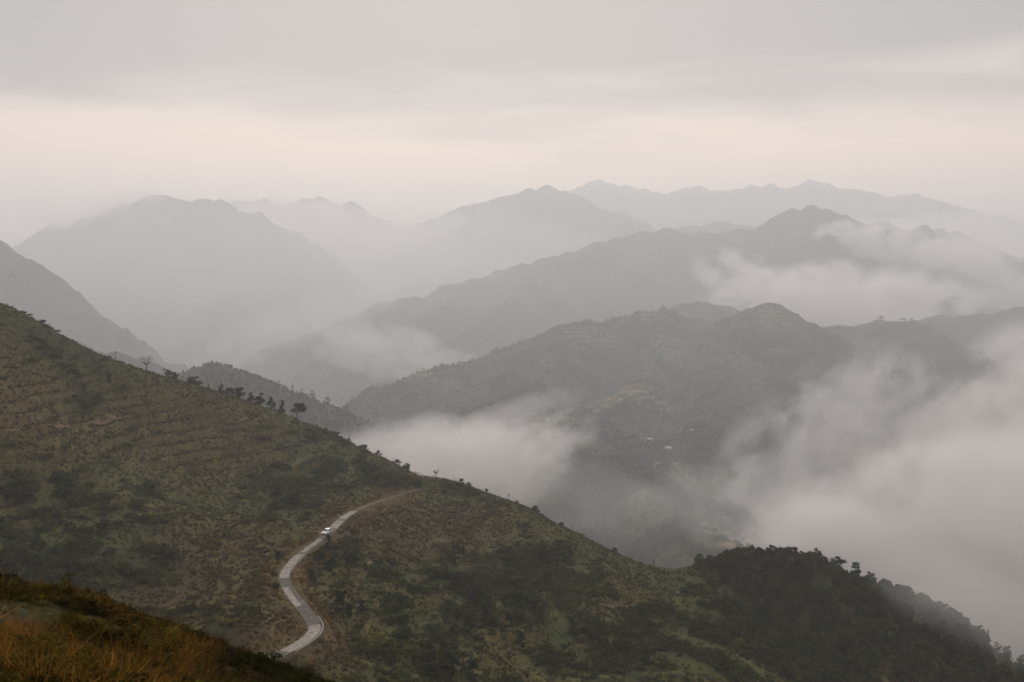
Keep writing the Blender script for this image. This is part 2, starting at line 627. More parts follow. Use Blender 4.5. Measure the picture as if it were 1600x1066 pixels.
make_hill('central_range', 'grey central mountain range with a pointed peak at right',
          [[(480, 520, 3600), (520, 508, 3650), (560, 490, 3700), (600, 476, 3750), (632, 464, 3800), (690, 468, 3850), (715, 455, 3880), (740, 436, 3900),
            (790, 435, 3950), (815, 420, 4000), (850, 404, 4100), (890, 396, 4150), (930, 380, 4200), (1000, 364, 4300), (1050, 359, 4300), (1120, 365, 4300),
            (1180, 357, 4300), (1200, 350, 4250), (1220, 340, 4200), (1250, 328, 4200), (1270, 323, 4200), (1295, 333, 4200), (1320, 345, 4200), (1350, 348, 4200), (1380, 350, 4200),
            (1410, 361, 4250), (1450, 356, 4300), (1480, 362, 4300), (1510, 373, 4300), (1560, 402, 4200), (1600, 425, 4100), (1760, 480, 4000)],
           [(850, 404, 4100), (800, 470, 3500), (700, 540, 3000), (600, 600, 2700)],
           [(740, 436, 3900), (650, 510, 3300), (540, 565, 3000)],
           [(1000, 364, 4300), (960, 450, 3700), (880, 510, 3250)],
           [(1270, 323, 4200), (1170, 430, 3650), (1080, 490, 3250)],
           [(1380, 350, 4200), (1340, 440, 3600), (1270, 510, 3200)],
           [(1510, 373, 4300), (1500, 460, 3600), (1460, 520, 3200)],
           [(330, 540, 4300), (400, 502, 4450), (470, 478, 4550), (500, 472, 4600), (530, 486, 4600), (600, 520, 4600)],
           [(210, 570, 3700), (300, 535, 3850), (380, 522, 4000), (450, 520, 4100)]],
          8.5, 0.62, 6, (-2000, 2300), (2500, 5000), M_mid, gully=140, glen=330, rough=24, rlen=55, jag=30, seed=7, top_noise=0.35)

# terraced middle ridge
def terr_color(X, Y, Z):
    c = mixcol(X, Y, [(0.022, 0.036, 0.013), (0.042, 0.056, 0.02), (0.07, 0.055, 0.026), (0.024, 0.036, 0.016)], 150, 3)
    f = (Z + 11.0 * 0.9 * fbm(X / 150, Y / 150, 3, seed=8 + 8)) / 11.0
    fr = f - np.floor(f)
    mk = sstep(-0.15, 0.25, fbm(X / 260, Y / 260, 3, seed=8 + 9)) * sstep(-0.1, 0.3, fbm(X / 330, Y / 330, 2, seed=21))
    st = fbm(f * .55, X / 130 + Y / 300, 3, .55, seed=46)
    st = sstep(.05, .35, st).reshape(-1, 1) * .7
    c = c * (1 - st) + np.array([(0.085, 0.066, 0.038)]) * st
    a = (sstep(0.5, 0.7, fr) * mk * 0.8).reshape(-1, 1)
    return c * (1 - a) + np.array([(0.30, 0.20, 0.095)]) * a


M_terr = mat_ground('terraced_slope', 0.09, 0.45, 0.6, (0.03, 0.036, 0.02))
_, H3 = make_hill('terraced_ridge', 'dark terraced ridge in the middle distance with pointed knolls',
          [[(540, 645, 1750), (600, 612, 1800), (640, 590, 1850), (680, 573, 1900), (720, 572, 1950), (745, 570, 2000), (778, 550, 2050), (830, 529, 2100), (900, 506, 2200), (930, 503, 2220), (960, 497, 2250),
            (1000, 490, 2300), (1035, 484, 2300), (1080, 497, 2300), (1130, 505, 2250), (1160, 493, 2200), (1180, 483, 2200), (1200, 474, 2200), (1225, 486, 2200), (1250, 499, 2200), (1290, 530, 2150),
            (1330, 575, 2100), (1400, 640, 2000)],
           [(1020, 500, 2750), (1050, 482, 2750), (1090, 471, 2750), (1120, 476, 2750), (1146, 483, 2750), (1200, 510, 2750)],
           [(1180, 482, 2300), (1240, 505, 2450), (1290, 512, 2500), (1340, 508, 2500), (1376, 502, 2500), (1400, 506, 2500), (1430, 504, 2500), (1460, 520, 2480), (1500, 545, 2450), (1560, 570, 2400), (1700, 620, 2400)],
           [(1400, 508, 3000), (1450, 496, 3000), (1500, 493, 3000), (1560, 488, 3000), (1600, 480, 3000), (1760, 455, 3000)],
           [(1000, 490, 2300), (900, 560, 2000), (800, 620, 1700), (640, 668, 1450)],
           [(1035, 484, 2300), (1010, 580, 1900), (960, 650, 1550), (930, 676, 1430), (885, 715, 1250)],
           [(1200, 477, 2200), (1160, 560, 1900), (1110, 640, 1600), (1060, 700, 1400), (1010, 765, 1150), (1055, 816, 1000), (1100, 832, 960), (1160, 858, 930), (1260, 930, 900)],
           [(1376, 502, 2500), (1390, 600, 2000), (1350, 690, 1600)], [(900, 506, 2200), (830, 575, 1950), (720, 610, 1750)],
           [(960, 690, 1420), (1040, 690, 1420), (1110, 715, 1400), (1170, 780, 1300)]],
          3.5, 0.55, 3.5, (-520, 1560), (830, 3150), M_terr, gully=70, glen=210, rough=11, rlen=32, terrace=11.0, terr_amt=0.75, jag=7, seed=8, k=3,
          color=terr_color, top_noise=0.35)

_, H3b = make_hill('left_back_hill', 'hazy low hill crest behind the bare ridge trees at left',
          [[(0, 500, 1650), (60, 512, 1650), (105, 529, 1650), (140, 546, 1650), (165, 553, 1640), (180, 548, 1640), (195, 561, 1640), (215, 567, 1640), (228, 562, 1640), (245, 574, 1640), (280, 592, 1640), (350, 620, 1640)]],
          5, 0.7, 6, (-1000, -300), (1350, 1950), M_mid, gully=25, glen=160, rough=5, rlen=22, jag=3, seed=9, top_noise=0.4)
_, H3a = make_hill('left_small_hill', 'hazy green hill sloping down right behind the near ridge trees',
          [[(180, 640, 1150), (250, 598, 1150), (290, 585, 1150), (335, 577, 1150), (360, 583, 1150), (380, 591, 1150), (420, 604, 1150), (470, 627, 1150), (520, 645, 1150), (560, 668, 1150), (620, 715, 1150), (700, 770, 1150)],
           [(470, 627, 1150), (480, 680, 1040), (500, 740, 940)], [(335, 577, 1150), (330, 650, 1040)]],
          4, 0.6, 6, (-520, 60), (820, 1420), M_mid, gully=22, glen=130, rough=3.5, rlen=18, jag=1.5, seed=10, top_noise=0.3)

# ------------------------------------------------------------------ near hillside: surface through surveyed points
CTRL = [(-500, 300, 360), (-300, 370, 385), (-150, 425, 410), (-60, 460, 422), (0, 483, 430), (50, 504, 440), (100, 533, 450), (150, 559, 462), (200, 575, 475), (240, 585, 485), (280, 594, 497), (320, 606, 510),
        (360, 619, 525), (400, 637, 540), (440, 651, 550), (470, 664, 558), (500, 678, 560), (520, 688, 558), (560, 706, 550), (600, 719, 538), (630, 731, 522), (650, 746, 507), (680, 747, 503), (700, 750, 497), (720, 757, 490),
        (760, 772, 478), (800, 785, 467), (835, 799, 455), (870, 820, 440), (920, 842, 420), (960, 866, 403), (1000, 887, 388), (1030, 902, 377), (1060, 902, 380), (1085, 894, 388), (1120, 878, 397), (1160, 870, 403), (1190, 867, 406), (1240, 871, 406), (1300, 894, 401), (1340, 911, 397), (1400, 929, 391), (1460, 954, 385),
        (1500, 976, 379), (1525, 999, 373), (1560, 1029, 366), (1600, 1059, 359), (1700, 1124, 346), (1800, 1190, 335)]
FACE = [(0, 560, 405), (0, 660, 372), (0, 760, 342), (0, 850, 310), (0, 950, 265), (0, 1066, 220), (-250, 560, 350), (-250, 800, 290), (-250, 1066, 200),
        (100, 600, 425), (100, 700, 375), (200, 660, 440), (200, 760, 385), (200, 860, 320), (200, 960, 265), (330, 700, 450), (330, 800, 375), (330, 900, 305), (300, 930, 285),
        (470, 740, 452), (470, 800, 385), (400, 720, 455), (640, 850, 370), (700, 900, 340), (800, 950, 310), (600, 950, 285), (560, 1020, 245), (700, 1040, 262), (850, 1040, 280), (1000, 1000, 312),
        (1000, 950, 345), (1150, 1040, 297), (640, 1066, 237), (900, 1066, 264), (800, 860, 385), (700, 800, 430), (640, 800, 425), (560, 850, 342), (900, 930, 340), (450, 1066, 213), (300, 1160, 170), (700, 1200, 190), (1100, 1200, 230), (1000, 1300, 180),
        (1100, 940, 352), (1200, 960, 362), (1300, 1000, 346), (1400, 1040, 336), (1300, 1066, 314), (1500, 1066, 340), (1200, 1030, 318), (1400, 1150, 280), (1650, 1150, 320)]
ROAD_PX = [(410, 1040, 219), (436, 1024, 225), (450, 1016, 228), (470, 1005, 233), (487, 992, 239), (493, 979, 245.5), (486, 967, 251), (472, 950, 260), (461, 935, 268.5), (449, 919, 277.5), (444.5, 906, 285.5), (447, 893, 294), (460, 876, 306), (478, 860, 319.5),
           (500, 845, 332), (515, 832, 344), (528, 817, 359), (541, 805.5, 373), (562, 795, 391), (590, 784.5, 412), (612, 777, 430), (634, 770, 447), (660, 764, 462)]


def rbf_fit(P, reg=1e-3):
    xy = P[:, :2] / 100.0; n = len(P)
    r = np.hypot(*(xy[:, None] - xy[None]).transpose(2, 0, 1))
    A = np.zeros((n + 3, n + 3))
    A[:n, :n] = r ** 2 * np.log(r + 1e-9) + reg * np.eye(n) * -0
    A[:n, :n] += reg * np.eye(n)
    A[:n, n] = 1; A[:n, n + 1:] = xy
    A[n, :n] = 1; A[n + 1:, :n] = xy.T
    c = np.linalg.solve(A, np.concatenate([P[:, 2], np.zeros(3)]))

    def f(X, Y):
        x = X.ravel() / 100.0; y = Y.ravel() / 100.0
        z = c[n] + c[n + 1] * x + c[n + 2] * y
        for i in range(n):
            rr = np.hypot(x - xy[i, 0], y - xy[i, 1])
            z += c[i] * rr ** 2 * np.log(rr + 1e-9)
        return z.reshape(X.shape)
    return f


P = [at(*q) for q in CTRL] + [at(*q) for q in FACE] + [at(*q) for q in ROAD_PX[::2]]
for (a, b, d) in CTRL:
    P.append(at(a, b + 32 + 0.02 * max(0, 700 - a), d + 55))
    P.append(at(a, b + 150, d + 170))
P = np.array(P)
crest_line = catmull([at(*q) for q in CTRL], 3)
CELL1 = 1.25
xs1 = np.arange(-300, 235, CELL1); ys1 = np.arange(160, 720, CELL1)
X1, Y1 = np.meshgrid(xs1, ys1)
Z1 = rbf_fit(P)(X1, Y1)
# distance to the crest line
DC = np.full(X1.shape, 1e9)
for a, b in zip(crest_line[:-1], crest_line[1:]):
    e = b[:2] - a[:2]; t = np.clip(((X1 - a[0]) * e[0] + (Y1 - a[1]) * e[1]) / (e @ e + 1e-9), 0, 1)
    DC = np.minimum(DC, np.hypot(X1 - a[0] - t * e[0], Y1 - a[1] - t * e[1]))
cr = sstep(0, 25, DC)
Z1 += 1.7 * fbm(X1 / 38, Y1 / 38, 3, seed=31) * cr + 0.7 * fbm(X1 / 9, Y1 / 9, 3, seed=32) * (0.35 + 0.65 * cr)
# old field terraces: banks 2.4 m apart
TS = 3.3
tw = Z1 + 2.4 * fbm(X1 / 55, Y1 / 55, 3, seed=33)
tf = tw / TS + 0.16 * fbm(X1 / 14, Y1 / 14, 2, seed=35); tfr = tf - np.floor(tf)
TM = sstep(-0.3, 0.0, fbm(X1 / 90, Y1 / 90, 3, seed=34)) * (0.25 + 0.75 * cr)
TM = TM * sstep(-.5, -.1, perlin(np.floor(tf) * 7.31 + .37, X1 / 34.0 + Y1 / 60.0))      # banks come and go along the slope
Z1 = Z1 + (np.floor(tf) + sstep(0.5, 0.85, tfr) - tf) * TS * TM * 1.0
RISER = sstep(0.42, 0.55, tfr) * (1 - sstep(0.88, 0.98, tfr)) * TM
# road bed
road = catmull([at(*q) for q in ROAD_PX], 10)
for _k in (0, 1):
    road[6:-6, _k] = np.convolve(road[:, _k], np.ones(13) / 13, mode='valid')
road[:, 2] = np.convolve(np.pad(road[:, 2], 8, mode='edge'), np.ones(17) / 17, mode='valid')
DR = np.full(X1.shape, 1e9); ZR = np.zeros(X1.shape)
for a, b in zip(road[:-1], road[1:]):
    e = b[:2] - a[:2]; t = np.clip(((X1 - a[0]) * e[0] + (Y1 - a[1]) * e[1]) / (e @ e + 1e-9), 0, 1)
    d = np.hypot(X1 - a[0] - t * e[0], Y1 - a[1] - t * e[1])
    up = d < DR
    ZR = np.where(up, a[2] + t * (b[2] - a[2]), ZR); DR = np.where(up, d, DR)
bl = 1 - sstep(2.3, 5.5, DR)
Z1 = Z1 * (1 - bl) + (ZR - 0.12) * bl
H1 = (xs1, ys1, Z1)


def to_px(X, Y, Z):
    return 800 + F * X / Y, HOR - F * Z / Y


def blob(U, V, u, v, ru, rv):
    return np.exp(-(((U - u) / ru) ** 2 + ((V - v) / rv) ** 2))


def zone_xy(px, py, d0=170, d1=640):
    h = hit(H1, px, py, d0, d1)
    return h if h else at(px, py, 400)


# fields and thickets of the hillside, found where they lie on the ground
def zone(X, Y, spots):
    s = np.zeros(X.shape)
    for px, py, r in spots:
        c = zone_xy(px, py)
        s = np.maximum(s, np.exp(-((X - c[0]) ** 2 + ((Y - c[1]) * 0.7) ** 2) / (r * r)))
    return s


BROWN = [(620, 830, 30), (680, 850, 26), (590, 855, 16), (380, 930, 22), (300, 910, 22), (430, 970, 16), (340, 870, 22), (250, 880, 18), (60, 650, 22), (20, 620, 20), (330, 655, 26), (720, 820, 22)]
STRAW = [(330, 740, 16), (400, 770, 16), (250, 690, 18), (40, 600, 18), (620, 745, 10), (645, 790, 8), (540, 905, 8), (500, 930, 6), (510, 955, 6), (570, 1000, 12), (990, 930, 12), (930, 945, 10), (590, 690, 20), (300, 800, 14), (180, 640, 16)]
DARKG = [(60, 820, 30), (130, 860, 26), (20, 880, 20), (440, 775, 18), (520, 870, 12), (700, 1050, 24), (780, 1000, 26), (700, 960, 20), (740, 910, 18), (880, 900, 26), (560, 950, 14), (960, 1000, 20), (120, 560, 26), (560, 745, 26), (720, 760, 18), (1040, 960, 30), (1150, 1000, 30)]
n1 = fbm(X1 / 26, Y1 / 26, 4, 0.55, seed=41)
ZB = np.clip(zone(X1, Y1, BROWN) + 0.35 * n1, 0, 1)
ZS = np.clip(zone(X1, Y1, STRAW) + 0.45 * fbm(X1 / 22, Y1 / 22, 4, 0.55, seed=42) - 0.05, 0, 1)
ZD = np.clip(zone(X1, Y1, DARKG) + 0.4 * fbm(X1 / 24, Y1 / 24, 4, 0.55, seed=43), 0, 1)
c1 = mixcol(X1, Y1, [(0.048, 0.057, 0.016), (0.064, 0.060, 0.018), (0.038, 0.049, 0.015)], 30, 6)
STRIP = fbm(tw * 0.33, X1 / 45 + Y1 / 90, 3, 0.55, seed=45)      # long patches that follow the contour


def over(c, col, a):
    a = np.clip(a, 0, 1).reshape(-1, 1)
    return c * (1 - a) + np.array([col]) * a


c1 = over(c1, (0.070, 0.043, 0.024), ZB * 0.9)
c1 = over(c1, (0.028, 0.040, 0.014), ZD * 0.65)
c1 = over(c1, (0.12, 0.092, 0.032), ZS * 0.7)
c1 = over(c1, (0.078, 0.073, 0.023), sstep(.08, .4, STRIP) * .75)
c1 = over(c1, (0.026, 0.032, 0.013), sstep(-.08, -.4, STRIP) * .6)
c1 = over(c1, (0.10, 0.09, 0.03), sstep(.45, .33, tfr) * sstep(.1, .2, tfr) * TM * np.clip(.55 + 1.2 * fbm(X1 / 30, Y1 / 30, 2, seed=47), 0, .9))
c1 = over(c1, (0.15, 0.118, 0.042), RISER * 0.55)
c1 = over(c1, (0.12, 0.075, 0.03), sstep(7, 3, DR) * np.clip(2.2 * fbm(X1 / 7, Y1 / 7, 3, seed=44) + .15, 0, .9))
gy_, gx_ = np.gradient(Z1, CELL1)
c1 = over(c1, (0.15, 0.10, 0.055), sstep(6.5, 3.0, DR) * sstep(.45, .9, np.hypot(gx_, gy_)) * .8)
M_hill = mat_ground('hillside_ground', 0.9, 0.45, 0.6)
near_hill = link('near_hillside', grid_mesh('near_hillside', xs1, ys1, Z1, c1), M_hill)
tag(near_hill, 'near hillside of scrub and old terraces falling from left to right', None, None, 'structure')

# ------------------------------------------------------------------ grassy knoll in the foreground
K = [at(*q) for q in [(-300, 1066, 9), (-300, 960, 17), (-300, 900, 26), (0, 1066, 15), (0, 1010, 19), (0, 966, 22.5), (0, 942, 26), (60, 944, 26), (120, 962, 25), (0, 918, 30.5), (60, 929, 31), (110, 945, 31.5), (150, 953, 31.5), (200, 964, 31.5),
                      (240, 980, 31.5), (300, 1002, 31), (350, 1018, 30.5), (400, 1034, 30), (470, 1060, 29), (545, 1092, 28), (620, 1135, 27), (800, 1220, 24),
                      (150, 1066, 18), (250, 1070, 21), (350, 1085, 24), (450, 1110, 24.5), (150, 1004, 24), (250, 1028, 25.5)]]
K += [(0, 0, -1.7), (-6, 2, -1.2), (6, 3, -3.0), (0, 6, -3.2), (0, -12, 0.5), (-15, -10, 2), (15, -12, -3)]
for (a, b, d) in [(-300, 900, 26), (0, 912, 30.5), (110, 938, 31.5), (200, 964, 31.5), (300, 1002, 31), (400, 1034, 30), (545, 1092, 28), (700, 1165, 25)]:
    K.append(at(a, b + 70, d + 5)); K.append(at(a, b + 330, d + 22)); K.append(at(a, b + 560, d + 60))
K = np.array(K)
C0 = 0.2
xs0 = np.arange(-26, 14, C0); ys0 = np.arange(-14, 60, C0)
X0, Y0 = np.meshgrid(xs0, ys0)
Z0 = rbf_fit(K, 1e-4)(X0, Y0)
LEDGE = np.zeros(X0.shape)
for q in [(0, 955, 24.3), (-60, 950, 24.6), (40, 955, 24.5), (80, 958, 25.0), (115, 963, 25.4), (-150, 940, 24)]:
    c = at(*q)
    LEDGE = np.maximum(LEDGE, np.exp(-(((X0 - c[0]) / 1.2) ** 2 + ((Y0 - c[1]) / 1.3) ** 2)))
lump = sstep(0, 4, np.hypot(X0, Y0))
Z0 += (0.30 * fbm(X0 / 2.3, Y0 / 2.3, 3, seed=51) * (1 - .8 * sstep(.2, .5, LEDGE)) + 0.10 * fbm(X0 / 0.7, Y0 / 0.7, 2, seed=52)) * lump
H0 = (xs0, ys0, Z0)
U0, V0 = to_px(X0, np.maximum(Y0, 1), Z0)
c0 = mixcol(X0, Y0, [(0.05, 0.036, 0.014), (0.032, 0.026, 0.012), (0.07, 0.045, 0.016)], 2.0, 7)
c0 = over(c0, (0.055, 0.049, 0.016), sstep(0.3, 0.6, LEDGE))
M_g0 = mat_ground('knoll_turf', 3.5, 0.5, 0.8, (0.035, 0.028, 0.012))
fg = link('foreground_slope', grid_mesh('foreground_slope', xs0, ys0, Z0, c0), M_g0)
tag(fg, 'dry grassy slope in the bottom left foreground', None, None, 'structure')


# ------------------------------------------------------------------ plants that cover the ground (uncountable)
M_scrub = mat_leaf('scrub_leaves', [(0.021, 0.030, 0.009), (0.044, 0.054, 0.015), (0.075, 0.077, 0.022)], tint=True)
M_dry = mat_leaf('dry_grass_blades', [(0.05, 0.034, 0.014), (0.13, 0.088, 0.034), (0.24, 0.17, 0.07)], tint=True)
M_wood = mat_leaf('forest_leaves', [(0.016, 0.024, 0.010), (0.032, 0.041, 0.016), (0.055, 0.058, 0.023)], tint=True)
M_bark = mat_noise('bark', [(0.03, 0.024, 0.018), (0.07, 0.055, 0.042)], 4.0, 4.0)


def bush_mesh(name, seed, n=150, leaf=0.13, mat=None, squash=0.75):
    r = random.Random(seed)
    mb = MB()
    lobes = [(r.gauss(0, .28), r.gauss(0, .28), r.uniform(.18, .5) * squash, r.uniform(.2, .36)) for _ in range(7)]
    for _ in range(n):
        lx, ly, lz, lr = r.choice(lobes)
        d = Vector((r.gauss(0, 1), r.gauss(0, 1), r.gauss(0, 1))).normalized() * lr * r.uniform(.55, 1.05)
        p = (lx + d.x, ly + d.y, max(0.03, lz + d.z * .9))
        mb.leaf(p, leaf * r.uniform(.6, 1.3), r, up=0.8)
    me = mb.mesh(name)
    me.materials.append(mat)
    return me


def tuft_mesh(name, seed, n=30, mat=None, lean=0.45, width=0.035, spread=0.28):
    r = random.Random(seed)
    mb = MB()
    for _ in range(n):
        a = r.uniform(0, 6.28); d = abs(r.gauss(0, spread))
        bx, by = math.cos(a) * d, math.sin(a) * d
        a2 = a + r.gauss(0, 1.0); h = r.uniform(.45, 1.0); le = lean * r.uniform(.3, 1.6) * h
        w = width * r.uniform(.6, 1.4)
        wx, wy = -math.sin(a2) * w, math.cos(a2) * w
        p1 = (bx + math.cos(a2) * le * .35, by + math.sin(a2) * le * .35, h * .62)
        p2 = (bx + math.cos(a2) * le, by + math.sin(a2) * le, h * r.uniform(.75, 1.0))
        mb.quad((bx - wx, by - wy, 0), (bx + wx, by + wy, 0), (p1[0] + wx * .8, p1[1] + wy * .8, p1[2]), (p1[0] - wx * .8, p1[1] - wy * .8, p1[2]))
        mb.tri((p1[0] - wx * .8, p1[1] - wy * .8, p1[2]), (p1[0] + wx * .8, p1[1] + wy * .8, p1[2]), p2)
    me = mb.mesh(name)
    me.materials.append(mat)
    return me


def small_tree_mesh(name, seed, n=170, cone=0.5, leaf=0.085, mat=None):
    r = random.Random(seed)
    mb = MB()
    mb.tube([(0, 0, -.05), (r.gauss(0, .02), r.gauss(0, .02), .35), (r.gauss(0, .03), r.gauss(0, .03), .8)], [.035, .026, .008], 5)
    for _ in range(n):
        h = r.uniform(.16, 1.0)
        prof = (1 - cone) * math.sin(math.pi * min(1, max(0.02, (h - .1) / .92))) ** .7 + cone * (1.02 - h)
        rad = .34 * prof * r.uniform(.45, 1.1)
        a = r.uniform(0, 6.28)
        mb.leaf((math.cos(a) * rad, math.sin(a) * rad, h), leaf * r.uniform(.6, 1.35), r, up=0.6)
    me = mb.mesh(name)
    me.materials.append(mat)
    return me


def scatter(name, label, meshes, P, S, tint, pick=None, tilt=0.0, seed=0):
    """many plants on given ground points: one object, instanced with geometry nodes"""
    r = np.random.default_rng(seed + 100)
    n = len(P)
    me = bpy.data.meshes.new(name)
    me.vertices.add(n)
    me.vertices.foreach_set('co', np.asarray(P, np.float32).ravel())

    def attr(nm, ty, dom, data, key):
        a = me.attributes.new(nm, ty, dom)
        a.data.foreach_set(key, np.asarray(data, np.float32 if ty != 'INT' else np.int32).ravel())
    rot = np.stack([r.normal(0, tilt, n), r.normal(0, tilt, n), r.uniform(0, 6.283, n)], 1)
    attr('rot', 'FLOAT_VECTOR', 'POINT', rot, 'vector')
    attr('scl', 'FLOAT_VECTOR', 'POINT', S, 'vector')
    attr('pick', 'INT', 'POINT', r.integers(0, len(meshes), n) if pick is None else pick, 'value')
    attr('tint', 'FLOAT_COLOR', 'POINT', np.concatenate([tint, np.ones((n, 1))], 1), 'color')
    kinds = bpy.data.collections.new(name + '_kinds')
    for i, m in enumerate(meshes):
        kinds.objects.link(bpy.data.objects.new('%s_kind_%02d' % (name, i), m))
    ng = bpy.data.node_groups.new(name, 'GeometryNodeTree')
    ng.interface.new_socket('Geometry', in_out='INPUT', socket_type='NodeSocketGeometry')
    ng.interface.new_socket('Geometry', in_out='OUTPUT', socket_type='NodeSocketGeometry')
    N, L = ng.nodes.new, ng.links.new
    gi, go = N('NodeGroupInput'), N('NodeGroupOutput')
    ci = N('GeometryNodeCollectionInfo')
    ci.inputs['Collection'].default_value = kinds
    ci.inputs['Separate Children'].default_value = True
    ci.inputs['Reset Children'].default_value = True
    mp = N('GeometryNodeMeshToPoints')
    ip = N('GeometryNodeInstanceOnPoints')
    ip.inputs['Pick Instance'].default_value = True

    def na(nm, ty):
        a = N('GeometryNodeInputNamedAttribute'); a.data_type = ty
        a.inputs['Name'].default_value = nm
        return a.outputs['Attribute']
    L(gi.outputs[0], mp.inputs[0]); L(mp.outputs[0], ip.inputs['Points'])
    L(ci.outputs[0], ip.inputs['Instance'])
    L(na('pick', 'INT'), ip.inputs['Instance Index'])
    L(na('rot', 'FLOAT_VECTOR'), ip.inputs['Rotation'])
    L(na('scl', 'FLOAT_VECTOR'), ip.inputs['Scale'])
    L(ip.outputs[0], go.inputs[0])
    o = link(name, me)
    md = o.modifiers.new('plants', 'NODES')
    md.node_group = ng
    tag(o, label, None, None, 'stuff')
    return o


def in_view(x, y, margin=60):
    u = 800 + F * x / y
    return (u > -margin) & (u < 1600 + margin)


def field_at(A, field, x, y):
    return sample((field[0], field[1], A), x, y)


def usc(lo, hi, n, r, flat=(1.0, 1.0)):
    s = r.uniform(lo, hi, n) ** 1.0
    return np.stack([s * r.uniform(.85, 1.25, n), s * r.uniform(.85, 1.25, n), s * r.uniform(flat[0], flat[1], n)], 1)


BUSHES = [bush_mesh('bush_kind', s, mat=M_scrub) for s in range(5)]
TUFTS = [tuft_mesh('tuft_kind', s, mat=M_dry) for s in range(4)]
PINES = [small_tree_mesh('pine_kind', s, cone=.65, mat=M_wood) for s in range(3)] + [small_tree_mesh('leafy_kind', s + 9, cone=.15, mat=M_wood) for s in range(3)]


def visible_front(x, y, z, field, slack=2.0):
    """keep what is not hidden far behind the skyline"""
    u = np.clip(((800 + F * x / y) / 8).astype(int), -20, 230)
    ratio = z / y
    return ratio, u


def build_hill_cover():
    r = np.random.default_rng(3)
    n = 330000
    y = np.sqrt(r.uniform(175 ** 2, 640 ** 2, n)); u = r.uniform(-60, 1660, n)
    x = (u - 800) / F * y
    ok = (x > xs1[0] + 2) & (x < xs1[-1] - 2)
    x, y = x[ok], y[ok]
    z = sample(H1, x, y)
    # skyline of each picture column
    cols = np.round((800 + F * x / y) / 4).astype(int)
    best = {}
    ratio = z / y
    dc = field_at(DC, H1, x, y)
    py = HOR - F * ratio
    behind = np.zeros(len(x), bool)
    cu = np.array([800 + F * p[0] / p[1] for p in crest_line]); cd = crest_line[:, 1]
    o = np.argsort(cu)
    dcrest = np.interp(800 + F * x / y, cu[o], cd[o])
    behind = y > dcrest + 12
    ok = (~behind) & (py < 1120)
    x, y, z, dc = x[ok], y[ok], z[ok], dc[ok]
    dr = field_at(DR, H1, x, y)
    ok = dr > 1.5 + .7 * fbm(x / 2.5, y / 2.5, 2, seed=67)
    x, y, z, dc, dr = x[ok], y[ok], z[ok], dc[ok], dr[ok]
    b = field_at(ZB, H1, x, y); s = field_at(ZS, H1, x, y); d = field_at(ZD, H1, x, y); ri = field_at(RISER, H1, x, y)
    cl = fbm(x / 11, y / 11, 3, seed=61)          # clumping
    st = field_at(STRIP, H1, x, y); tfr_ = field_at(tfr, H1, x, y); tm_ = field_at(TM, H1, x, y)
    hedge = np.maximum(sstep(.84, .92, tfr_), sstep(.08, .02, tfr_)) * tm_
    cl2 = fbm(x / 34, y / 34, 3, seed=66)
    n = len(x)
    near_crest = sstep(16, 3, dc)
    pb = np.clip(0.02 + 0.45 * d + 0.6 * cl + 0.4 * cl2 - 0.9 * st + .9 * hedge - .3 * tm_ * sstep(.08, .16, tfr_) * sstep(.86, .8, tfr_) - 0.12 * b - 0.30 * s, 0.012, 0.8) * (1 - 0.75 * near_crest)
    isb = (r.random(n) < pb * 0.5) & (dr > 3.0)
    P = np.stack([x, y, z - 0.1], 1)
    k = np.nonzero(isb)[0]
    size = (0.75 + 2.0 * np.clip(cl[k] + .2 + 0.5 * d[k] - .4 * st[k], 0, 1)) * r.uniform(.5, 1.5, len(k))
    size *= np.where(r.random(len(k)) < .05, 1.7, 1.0) * (1 - .35 * hedge[k])
    size *= (1 - 0.62 * near_crest[k]) * np.where(dr[k] < 6, .5, 1)
    S = np.stack([size * r.uniform(.9, 1.5, len(k)), size * r.uniform(.9, 1.5, len(k)), size * r.uniform(.6, 1.05, len(k))], 1)
    base = np.ones((len(k), 3))
    br = np.clip(b[k] + 0.5 * fbm(x[k] / 14, y[k] / 14, 2, seed=62), 0, 1)[:, None]
    stw = np.clip(s[k] * 0.8 + 0.5 * fbm(x[k] / 8, y[k] / 8, 2, seed=63) - .05, 0, 1)[:, None]
    tint = base * (1 - br) + np.array([[1.75, 1.15, 1.05]]) * br
    tint = tint * (1 - stw) + np.array([[2.4, 1.9, 1.5]]) * stw
    tint = tint * np.where(d[k] > .45, .8, 1.0)[:, None] * r.uniform(.75, 1.3, (len(k), 1))
    tint = tint * (1 + .7 * sstep(.3, .08, pb[k]))[:, None]          # lone plants are the paler weeds
    scatter('hillside_scrub', 'dull green and brown scrub covering the near hillside', BUSHES, P[k], S, tint, tilt=.15, seed=1)
    # dry grass: banks of the old terraces, road verge, straw fields
    pg = np.clip(0.10 + 0.7 * ri + 0.55 * s + 0.6 * sstep(9, 4, dr) + 0.25 * b + .3 * near_crest + .5 * st, 0.03, 1) * .55
    g = np.nonzero((r.random(n) < pg) & ~isb)[0]
    size = r.uniform(.4, 1.0, len(g)) * np.where(dr[g] < 3.5, .55, 1)
    S = np.stack([size * 1.5, size * 1.5, size], 1)
    v = sstep(9, 4, dr[g])[:, None]
    tint = np.ones((len(g), 3)) * np.array([[.46, .58, .44]])
    tint = tint * (1 - b[g][:, None] * .6) + np.array([[.52, .40, .36]]) * b[g][:, None] * .6
    tint = tint * (1 - v) + np.array([[1.0, .72, .5]]) * v
    tint *= r.uniform(.6, 1.4, (len(g), 1))
    scatter('hillside_grass', 'dry straw grass on the terrace banks and road verges', TUFTS, P[g], S, tint, tilt=.2, seed=2)


build_hill_cover()


